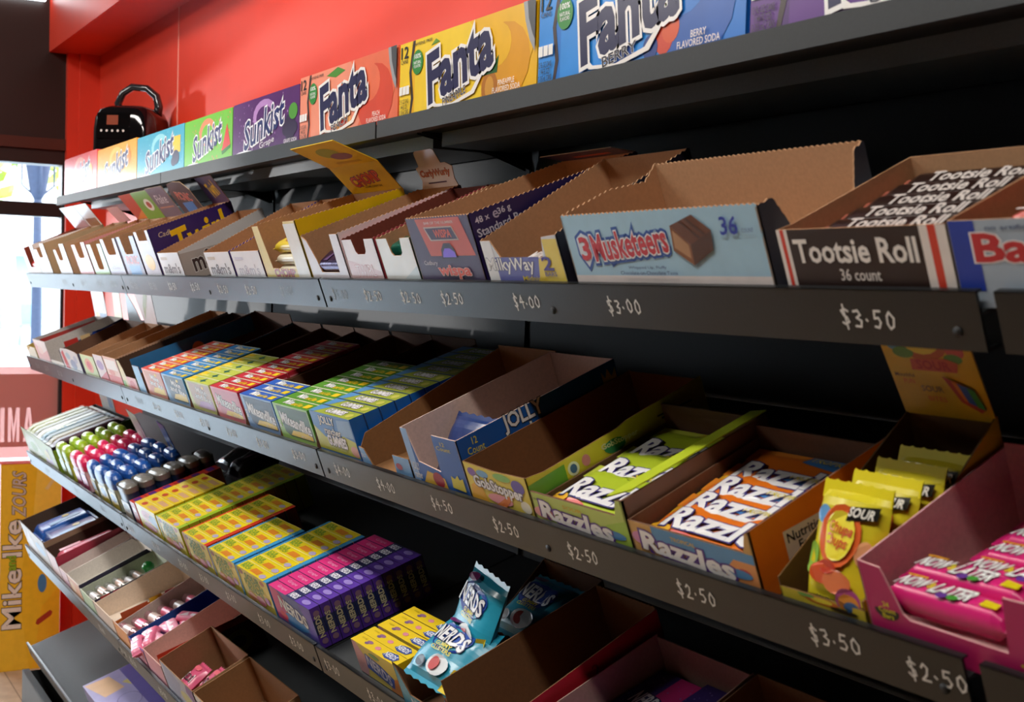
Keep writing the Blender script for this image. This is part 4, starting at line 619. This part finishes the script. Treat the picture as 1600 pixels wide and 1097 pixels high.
for i, (x, cc, l2, t2) in enumerate(((-.36, '#f4f4f2', 'white header card sticking up among the green tubes', .05), (-.12, '#1f4f9a', 'blue header card leaning behind the blue tubes', .075))):
    b = MB(); F = FR((0, 0, 0), (1, 0, 0), (0, -.12, 1)); b.slab(F, [(0, 0), (.09, 0), (.075, .16), (.0, .17)] if i == 0 else [(0, 0), (.06, 0), (.05, .15), (.0, .16)], .0015, mat(cc, 'film'))
    b.art(F, .08, .15, [('p', [(.05, .05), (.6, .02), (.3, .6)], '#e8d29a'), ('p', [(.5, .5), (.9, .5), (.8, .8)], '#c8a0b8')] if i == 0 else [('p', [(.2, .1), (.6, .1), (.4, .8)], '#d8b84a')], 'film')
    o = b.build('header_card', None, SM(4, x-.02, .192 if i else .182, N0+.0006)); tag(o, l2, 'header card')
bag('crumpled clear bag lying on the grey lidded packs', SM(4, -.03, .235, .012) @ RX(6), .12, .1, .04, '#8d9294', [('p', [(.1, .2), (.5, .3), (.4, .7)], '#c8ccd0')], fin='foil', seed=41)
bag('dark crumpled bag behind the grey lidded packs', SM(4, .10, .225, .016) @ RX(4), .09, .12, .05, '#23202a', [('p', [(.2, .3), (.6, .3), (.5, .8)], '#6a2a4a')], seed=42)
def sour(spine, side, dot=None, edge=None):
    def f(b, w, d, h):
        b.box(0, 0, 0, w, d, h, mat('#ecd21a', 'film'), top=mat(spine, 'film'), right=mat(side, 'film'), left=mat(side, 'film'), front=mat('#ecd95a', 'film'))
        F = FR((0, 0, .01), (1, 0, 0), (0, 0, 1)); H2 = h-.0104; G = FR((0, 0, h), (1, 0, 0), (0, 1, 0))
        if dot: b.art(F, w, H2, [('e', .5, .62, .3, .24, '#e0604a'), ('p', [(.5, .5), (.95, .3), (.95, .8), (.7, .8)], '#7fa0c8'), ('e', .5, .2, .34, .14, '#d890b0'), ('t', 'SOUR', .36, .56, .3, .14, '#f4e8d8')], 'film')
        else: b.art(F, w, H2, [('e', .14, .86, .07, .08, '#8a3a4a'), ('e', .82, .86, .07, .08, '#c8643a'), ('t', 'SOUR', .26, .7, .46, .2, '#3f8a34', {'b': .06}), ('t', 'PATCH', .2, .5, .58, .18, '#3f8a34', {'b': .06}), ('t', 'KIDS', .26, .32, .48, .17, '#3f8a34', {'b': .04}), ('e', .3, .14, .14, .14, '#e08a5a'), ('e', .6, .16, .15, .15, '#d87a8a'), ('e', .84, .3, .08, .12, '#b070b8'), ('r', 0, 0, .04, 1, spine)], 'film')
        if dot: b.art(G, w, d, [('r', 0, 0, 1, .97, '#eccb1c'), ('e', .3, .5, .09, .3, '#c8442a'), ('p', [(.5, .25), (.88, .2), (.92, .7), (.54, .75)], '#d2a07a'), ('r', 0, .94, 1, .06, '#f4e68a')], 'film')
        else: b.art(G, w, d, [('r', .06, 0, .84, .97, '#efd61c'), ('t', 'SOUR', .1, .5, .22, .34, '#5a9a3a', {'b': .06}), ('t', 'PATCH', .12, .16, .24, .32, '#5a9a3a', {'b': .06}), ('p', [(.4, .2), (.66, .15), (.68, .65), (.44, .7)], '#e28a2a'), ('e', .78, .3, .08, .24, '#b8a8c8'), ('r', .06, .94, .84, .06, '#f6ec9a')], 'film')
        b.art(FR((w, 0, 0), (0, 1, 0), (0, 0, 1)), d, h, [('r', .9, 0, .1, 1, edge or side)], 'film')
    return f
for x0, w, n, a, nm in ((.163, .158, 7, ('#ecc81c', '#e8c21a', 1, '#b89a12'), 'yellow red spot'), (.338, .165, 12, ('#9ac02a', '#a4b82a', None, '#6a8a1a'), 'yellow and green'), (.528, .156, 8, ('#d8381e', '#d8441e', None, '#9a2412'), 'yellow and red'), (.693, .150, 6, ('#3f9ad0', '#3a8ec8', None, '#2a6a9a'), 'yellow and pale blue'), (.851, .156, 8, ('#3f9ad0', '#2f86c0', None, '#1f5a8a'), 'yellow and sky blue')):
    candy_row(None, 4, x0, w, .066, .0228, n, sour(*a), nm+' gummy box, %s from the front of its row', nm+' gummy boxes')
def nerds(b, w, d, h):
    b.box(0, 0, 0, w, d, h, mat('#4f2a9a'), front=mat('#5a6ab0'), top=mat('#5b32a8'), left=mat('#d42a80'))
    F = FR((0, 0, .01), (1, 0, 0), (0, 0, 1))
    b.art(F, w, h-.0104, [('p', [(0, 0), (.25, 0), (.4, .6), (.2, 1), (0, 1)], '#d24a86'), ('p', [(.7, 1), (.85, .5), (.8, 0), (1, 0), (1, 1)], '#6a58c0'), ('e', .5, .2, .3, .2, '#3a86c8'), ('e', .2, .2, .1, .12, '#e0405a'), ('t', 'NERDS', .2, .36, .62, .36, '#eef0f4', {'out': '#28345e', 'ow': .06, 'b': .06, 'rot': -6})])
    b.art(FR((0, 0, h), (1, 0, 0), (0, 1, 0)), w, d, [('r', 0, 0, .44, .96, '#e02a80'), ('r', .44, 0, .22, .96, '#1f2a62'), ('t', 'NERDS', .47, .2, .16, .6, '#f0eef6', {'b': .06}), ('t', 'Grape', .14, .25, .22, .45, '#f3a0c8', {'b': .02}), ('e', .83, .5, .08, .3, '#a08ad8'), ('r', 0, .95, 1, .05, '#2a1640')])
    H = FR((w, 0, 0), (0, 1, 0), (0, 0, 1)); b.art(H, d, h, [('r', .0, .34, .96, .36, '#17265a'), ('t', 'NERDS', -.55, .46, 2.0, .13, '#c8bfa4', {'rot': 90, 'b': .05, 'out': '#6a624a', 'ow': .08}), ('e', .5, .84, .3, .07, '#8a6a86'), ('e', .5, .16, .3, .07, '#8a6a86'), ('r', .95, 0, .05, 1, '#1a0c34')])
candy_row(None, 4, 1.018, .178, .066, .0178, 11, nerds, 'purple and pink candy box, %s from the front of its row', 'purple and pink candy boxes')
def ynerds(b, w, d, h):
    b.box(0, 0, 0, w, d, h, mat('#e8c413'), front=mat('#e9cf5a'), top=mat('#f2cf16'))
    b.art(FR((0, 0, 0), (1, 0, 0), (0, 0, 1)), w, h, [('p', [(0, 0), (.2, 0), (.3, .5), (.1, 1), (0, 1)], '#d8a0a0'), ('p', [(.7, 0), (1, 0), (1, .6), (.8, .4)], '#e08a3a'), ('p', [(.24, .3), (.8, .12), (.86, .46), (.6, .66), (.26, .76)], '#3f5ab0'), ('t', 'NERDS', .28, .3, .5, .32, '#d8d4e6', {'b': .05, 'rot': -10, 'out': '#2a3a7a', 'ow': .06}), ('e', .5, .84, .12, .07, '#7aa04a')])
    b.art(FR((0, 0, h), (1, 0, 0), (0, 1, 0)), w, d, [('e', .3, .6, .06, .16, '#9a6a8a'), ('e', .27, .4, .04, .12, '#7a5a8a'), ('e', .5, .5, .05, .18, '#e08a9a'), ('p', [(.64, .3), (.7, .78), (.84, .9), (.93, .6), (.9, .2), (.74, .1)], '#2f4a9a'), ('t', 'NERDS', .67, .3, .22, .42, '#eef0f6', {'b': .05}), ('r', .1, .6, .1, .14, '#d8b80e')])
    b.art(FR((w, 0, 0), (0, 1, 0), (0, 0, 1)), d, h, [('e', .5, .3, .4, .1, '#b8901a')])
candy_row(None, 4, 1.325, .148, .050, .0196, 5, ynerds, 'bright yellow candy box, %s from the front of its row', 'yellow candy boxes', t0=.016, gap={2: .004, 3: .005, 4: .006})
tray('brown display box of turquoise candy bags with a low blue front', 4, 1.494, 1.638, .035, .1, .25, '#7a5233', '#7d5535', [(0, .066), (.06, .06), (.2, .03), (.9, .03), (.95, .05), (1, .06)], lprof=[(0, .07), (.1, .03), (.6, .05), (1, .1)], sprof=[(0, .04), (.3, .05), (1, .1)], fcol='#5fa8c0', af=[('t', 'NERDS', .2, .2, .4, .4, '#e8eaf0', {'b': .04}), ('r', .82, 0, .1, 1, '#e0c41c')], zig='b')
NB = [('e', .48, .62, .34, .2, '#1f3f9c'), ('e', .3, .7, .14, .12, '#2450b0'), ('e', .68, .68, .16, .12, '#2450b0'), ('t', 'NERDS', .16, .54, .64, .2, '#f2f4f8', {'out': '#14225c', 'ow': .08, 'b': .06, 'rot': -4}), ('t', 'GUMMY\nCLUSTERS', .32, .4, .38, .12, '#e8dc3a', {'b': .04}), ('e', .62, .24, .2, .13, '#e6ecf0'), ('e', .58, .24, .09, .09, '#c83a34'), ('e', .3, .2, .09, .07, '#3a4a58'), ('p', [(.8, 0), (1, 0), (1, .34), (.9, .3)], '#e8d020'), ('e', .3, .88, .14, .05, '#7a2a6a')]
bag('turquoise candy bag lying across the front of its box, lowest of three', SM(4, 1.504, .014, .040) @ RX(22), .128, .10, .03, '#2b9fbe', NB, 'turquoise candy bags', seed=51)
bag('turquoise candy bag standing upright in its box with a pointed corner', SM(4, 1.503, .088, .050) @ RZ(-9) @ RX(52), .122, .105, .026, '#2b9fbe', NB, 'turquoise candy bags', seed=52)
bag('turquoise candy bag lying at the back of its box', SM(4, 1.512, .140, .044) @ RX(18), .112, .10, .024, '#258fae', NB, 'turquoise candy bags', seed=53)
tray('deep empty brown display box with a red outer side', 4, 1.645, 1.772, .03, .102, .235, '#b81f2c', '#7b5434', sprof=[(0, .07), (1, .1)], lprof=[(0, .088), (1, .102)], fcol='#c8303a', rcol='#bb2030', af=[('e', .5, .5, .3, .3, '#2a4a9a')], ar=[('e', .3, .3, .16, .3, '#24489c'), ('t', '2', .56, .6, .04, .16, '#7a1420')], zig='b')
tray('pale lined display box with flat purple candy boxes', 4, 1.782, 1.955, .04, .075, .22, '#a88a80', '#b09084', sprof=[(0, .05), (1, .078)], lprof=[(0, .06), (1, .078)], fcol='#8a5aa0')
for i in range(4):
    def flat(b, w, d, h):
        b.box(0, 0, 0, w, d, h, mat('#3a2a7a')); b.art(FR((0, 0, h), (1, 0, 0), (0, 1, 0)), w, d, [('p', [(.5, .4), (1, .3), (1, 1), (.5, 1)], '#c8287a'), ('p', [(.3, 0), (1, 0), (1, .3), (.5, .24)], '#b82a78'), ('dots', 30, 5, .0012, '#8a7ac0'), ('e', .5, .44, .36, .16, '#1a2a6a'), ('t', 'NERDS', .2, .36, .6, .22, '#f0eef6', {'out': '#16204a', 'ow': .07, 'b': .05, 'rot': -5}), ('r', .06, .06, .1, .14, '#c8b8c8')])
    b = MB(); flat(b, .078, .1, .02); o = b.build('candy_box', None, SM(4, 1.787+(i % 2)*.082, .012+.106*(i//2)+.004*(i % 2), -.002+.004*(i % 2)) @ RX(2))
    tag(o, 'flat purple and pink candy box, %s of the four in the pale box' % ('front street side', 'front aisle side', 'rear street side', 'rear aisle side')[i], 'candy box', 'flat purple candy boxes')
tray('brown display box cut off by the bottom of the picture', 4, 1.962, 2.14, .04, .08, .22, '#8a6242', '#80583a', sprof=[(0, .05), (1, .08)])
# ---------------------------------------------------------------- fifth tier
tray('brown lined display box with two blue film packs at the end of the fifth tier', 5, -1.17, -.80, .096, .1, .21, '#a58a70', '#5a4436', fcol='#b5a79c', af=[('p', [(0, .2), (.5, 0), (.3, .9)], '#d0c8c8'), ('e', .7, .5, .2, .2, '#8fa8c8')])
for i in range(2): bar('blue film candy pack, %s one in the brown lined box' % ('street side', 'aisle side')[i], 5, -.98+i*.155, .02, .018, .175, .14, .05, ('#1f56a8', '#27488a')[i], [('p', [(.2, .2), (.9, .3), (.8, .5), (.2, .4)], '#7fb4dc'), ('e', .6, .6, .08, .1, '#d8c03a')], rz=90, group='blue film packs')
tray('brown lined display box with a pink slab inside', 5, -.795, -.655, .08, .09, .21, '#c9a8a0', '#5a4034', fcol='#d6b0aa', rcol='#b0304a')
bar('pink film slab in the brown lined box', 5, -.675, .015, .02, .185, .075, .04, '#d8506a', [('r', .0, .6, .4, .3, '#f0a0b0')], rz=90)
tray('empty white display box beside the pink slab', 5, -.648, -.55, .055, .075, .2, '#d8b4b4', '#e2d3cc', sprof=[(0, .055), (.96, .075), (1, .06)], fcol='#d9a8a8', rcol='#3a3444', af=[('p', [(0, 0), (1, 0), (1, .6)], '#c890a0')])
tray('empty pale grey display box with a dark rim', 5, -.543, -.392, .058, .075, .2, '#3a3650', '#e4ddd4', sprof=[(0, .058), (.94, .075), (1, .06)], fcol='#e0a070', af=[('e', .3, .4, .2, .3, '#e8c49a')])
tray('pale green lined display box with silver sweet rolls', 5, -.384, -.242, .052, .075, .2, '#3c2f52', '#d8dec8', sprof=[(0, .05), (1, .066)], fcol='#b8cfa8', ar=[('r', .1, .3, .12, .4, '#b83a3a'), ('r', .26, .3, .14, .4, '#c0506a'), ('r', .44, .3, .1, .4, '#cfc04a'), ('r', .58, .3, .16, .4, '#b03a4a'), ('r', .78, .3, .12, .4, '#5a9a3a')], zig='')
def roll(label, k, x, t, n, L, r, col, band, grp, rz=0):
    b = MB(); N = 12; b.tube([(0, 0, r), (.006, 0, r), (.007, 0, r), (L-.007, 0, r), (L-.006, 0, r), (L, 0, r)], [r*.5, r*.6, r, r, r*.6, r*.5], mat(col, 'foil'), N)
    b.tube([(L*.3, 0, r), (L*.7, 0, r)], r*1.02, mat(band, 'film'), N, False)
    return tag(b.build('candy_roll', None, SM(k, x, t, n) @ RZ(rz)), label, 'candy roll', grp)
for i in range(6): roll('silver foil sweet roll, %s from the front of the green lined box' % ORD[i], 5, -.372, .022+i*.023, .008+.004*(i % 2), .115, .0105, '#d9d5d0', '#c8a898' if i % 2 else '#d8d0d0', 'silver sweet rolls', rz=4)
b = MB(); b.tube([(0,0,0),(0,0,.006),(0,0,.018),(0,0,.026),(0,0,.03)], [.006,.013,.016,.011,.003], mat('#1f8a3a', 'film'), 12); tag(b.build('wrapped_candy', None, SM(5, -.285, .165, .03)), 'round green wrapped candy at the back of the green lined box', 'wrapped candy')
tray('empty beige display box with an orange patterned side', 5, -.235, -.035, .055, .075, .22, '#d8782a', '#e6d3c0', sprof=[(0, .046), (1, .07)], fcol='#d9c0ae', ar=[('r', .1, .3, .3, .5, '#c85a2a'), ('r', .42, .35, .14, .5, '#e2b42a'), ('r', .6, .35, .1, .5, '#c0365a'), ('r', .72, .35, .1, .5, '#6aa83a'), ('r', .84, .3, .14, .5, '#d8702a')])
tray('beige lined display box with pale pink candy rolls', 5, -.028, .105, .055, .075, .22, '#e2862a', '#e2cabe', sprof=[(0, .04), (1, .075)], fcol='#e09040', rcol='#b0466a')
for i in range(6): roll('pale pink candy roll, %s from the front of the beige lined box' % ORD[i], 5, -.016, .02+i*.031, .006, .106, .0125, '#e6b0b6', '#e86a8a' if i % 2 else '#d8c0b8', 'pale pink candy rolls', rz=6)
tray('bright blue lined display box behind the pink candy sticks', 5, .112, .24, .05, .09, .22, '#2a5fb0', '#17509c', sprof=[(0, .03), (1, .06)], lprof=[(0, .05), (1, .075)], fcol='#d0708a', bcol='#2a66b8')
for i in range(7): bar('pink candy stick pack tilted in the blue lined box, %s one' % ORD[i], 5, .116+(i % 3)*.012, .012+i*.019, .012+.006*(i % 3), .1, .026, .022, ('#f08aac', '#f6a8c0', '#ee7a9c')[i % 3], [('p', [(.1, .2), (.5, .3), (.4, .8)], '#fbe4ea'), ('r', .6, .3, .2, .3, '#fff0f4')], rz=(-14, 6, -24, 10, -8, 20, -16)[i], rx=8, group='pink candy stick packs')
tray('pink lined display box with a red and yellow sunburst side', 5, .25, .394, .06, .094, .22, '#c8323a', '#d8aea4', sprof=[(0, .06), (1, .092)], fcol='#d890a0', rcol='#7a2430', bcol='#c84a4a', ar=[('r', 0, .74, 1, .16, '#d8402a'), ('e', .74, .36, .14, .26, '#b8a42a'), ('e', .74, .36, .08, .14, '#6a4a1a'), ('e', .5, .5, .04, .08, '#e0dcd8')])
tray('brown display box with small pink candy bags', 5, .402, .634, .078, .094, .12, '#c9a27c', '#9c7350', fcol='#c8cce4', bcol='#d8b094', af=[('p', [(.0, .2), (.4, .1), (.6, .8), (.1, 1)], '#aab4dc'), ('e', .7, .4, .2, .2, '#d8d49a'), ('p', [(.75, .7), (1, .5), (1, 1), (.8, 1)], '#8a6ab0')], zig='b')
for i in range(3): bag('small pink candy bag, %s in the brown display box' % ORD[i], SM(5, .42+.068*i, .012+.018*i, -.002) @ RX(20), .062, .075, .02, '#d85a80', [('p', [(.1, .3), (.8, .35), (.8, .62), (.1, .6)], '#f4e8ea'), ('t', 'NERDS', .15, .36, .6, .2, '#2a1a24', {'b': .04}), ('e', .5, .8, .2, .08, '#e86a7a')], 'small pink candy bags', seed=60+i)
tray('empty brown card display box with a white front edge', 5, .642, .90, .078, .092, .12, '#b98d64', '#a0744c', fcol='#e8e6ea', bcol='#cfa47c', af=[('p', [(0, 0), (1, 0), (1, .6), (0, .8)], '#8a78b0')], zig='b')
# ---------------------------------------------------------------- lowest tier
o = thing('candy_carton', 'flat lilac carton with gold marks lying on the lowest shelf', 'carton', SM(6, -.52, .04, N0+.0005))
b = MB(); b.box(0, 0, 0, .5, .135, .052, mat('#6a5ea8', 'film'), top=mat('#a39dcc', 'film'), front=mat('#9a86b0', 'film')); G = FR((0, 0, .052), (1, 0, 0), (0, 1, 0))
b.art(G, .5, .135, [('p', [(.02, .02), (.3, .2), (.28, .6), (.04, .5)], '#d8b08a'), ('p', [(.2, .62), (.34, .8), (.3, .95), (.18, .9)], '#cdbf7a'), ('r', 0, .9, 1, .1, '#5a54a0'), ('p', [(.5, .1), (.9, .1), (.9, .5), (.6, .4)], '#c8b86a')], 'film')
ring = [(.24+.05*math.cos(a*math.pi/12), .07+.03*math.sin(a*math.pi/12)) for a in range(25)]; b.stroke(G, ring, .0015, mat('#5a5490', 'film'), .0016)
b.art(FR((0, 0, 0), (1, 0, 0), (0, 0, 1)), .5, .052, [('p', [(0, 0), (.3, 0), (.25, .8)], '#e0a890')], 'film'); b.build('carton', o)
b = MB(); b.slab(FR((.003, .1, .0524), (1, 0, 0), (0, 1, 0)), [(0, 0), (.49, 0), (.49, .03), (0, .03)], .0008, mat('#6058a4', 'film')); b.build('flap', o)
# tall promotional candy carton standing by the window
o = thing('giant_candy_carton', 'giant yellow candy carton standing on the floor below the window', 'carton', T((-1.86, -.318, .0005)))
cw, chh, cdp = .205, .737, .09
b = MB(); FY = FR((0, 0, 0), (0, 1, 0), (0, 0, 1))
b.box(-cdp, 0, 0, 0, cw, chh, mat('#c8381a'), right=mat('#f6c428'), top=mat('#c8321a'))
items = [('p', [(.0, .0), (.5, 0), (.3, .4), (.5, .7), (.2, 1), (0, 1)], '#fbcb36'), ('p', [(.55, 0), (1, 0), (1, .4), (.7, .3)], '#f7bb22'), ('p', [(.5, .6), (1, .8), (1, 1), (.6, 1)], '#fbd04e'),
 ('e', .70, .416, .075, .045, '#4a86b8'), ('p', [(.60, .22), (.64, .213), (.86, .255), (.88, .272), (.84, .282), (.62, .24)], '#b03a24'), ('p', [(.72, .875), (.86, .93), (.9, .92), (.78, .87)], '#ecd08a')]
e = b.art(FY, cw, chh, items)
b.text(FY, 'Mike', -.063, .226, .208, .062, mat('#efe6da'), e, out=mat('#1c1814'), ow=.05, bold=.04, rot=R(90)); b.text(FY, 'Ike', -.022, .442, .126, .062, mat('#efe6da'), e, out=mat('#1c1814'), ow=.05, bold=.04, rot=R(90))
b.text(FY, 'and', .013, .371, .05, .03, mat('#9ac02e'), e+.001, out=mat('#1c1814'), ow=.06, bold=.05, rot=R(90)); b.text(FY, 'ZOURS', -.0155, .6095, .155, .045, mat('#cfc0b4'), e, out=mat('#3a2c22'), ow=.06, bold=.03, rot=R(90), sh=.2)
b.build('carton', o)
b = MB(); b.slab(FR((-.003, .004, chh+.0003), (1, 0, 0), (0, 1, 0)) if 0 else FR((-cdp+.003, .003, chh+.0012), (1, 0, 0), (0, 1, 0)), [(0, 0), (cdp-.006, 0), (cdp-.006, cw-.006), (0, cw-.006)], .001, mat('#cc3a1e')); b.build('top_flap', o)
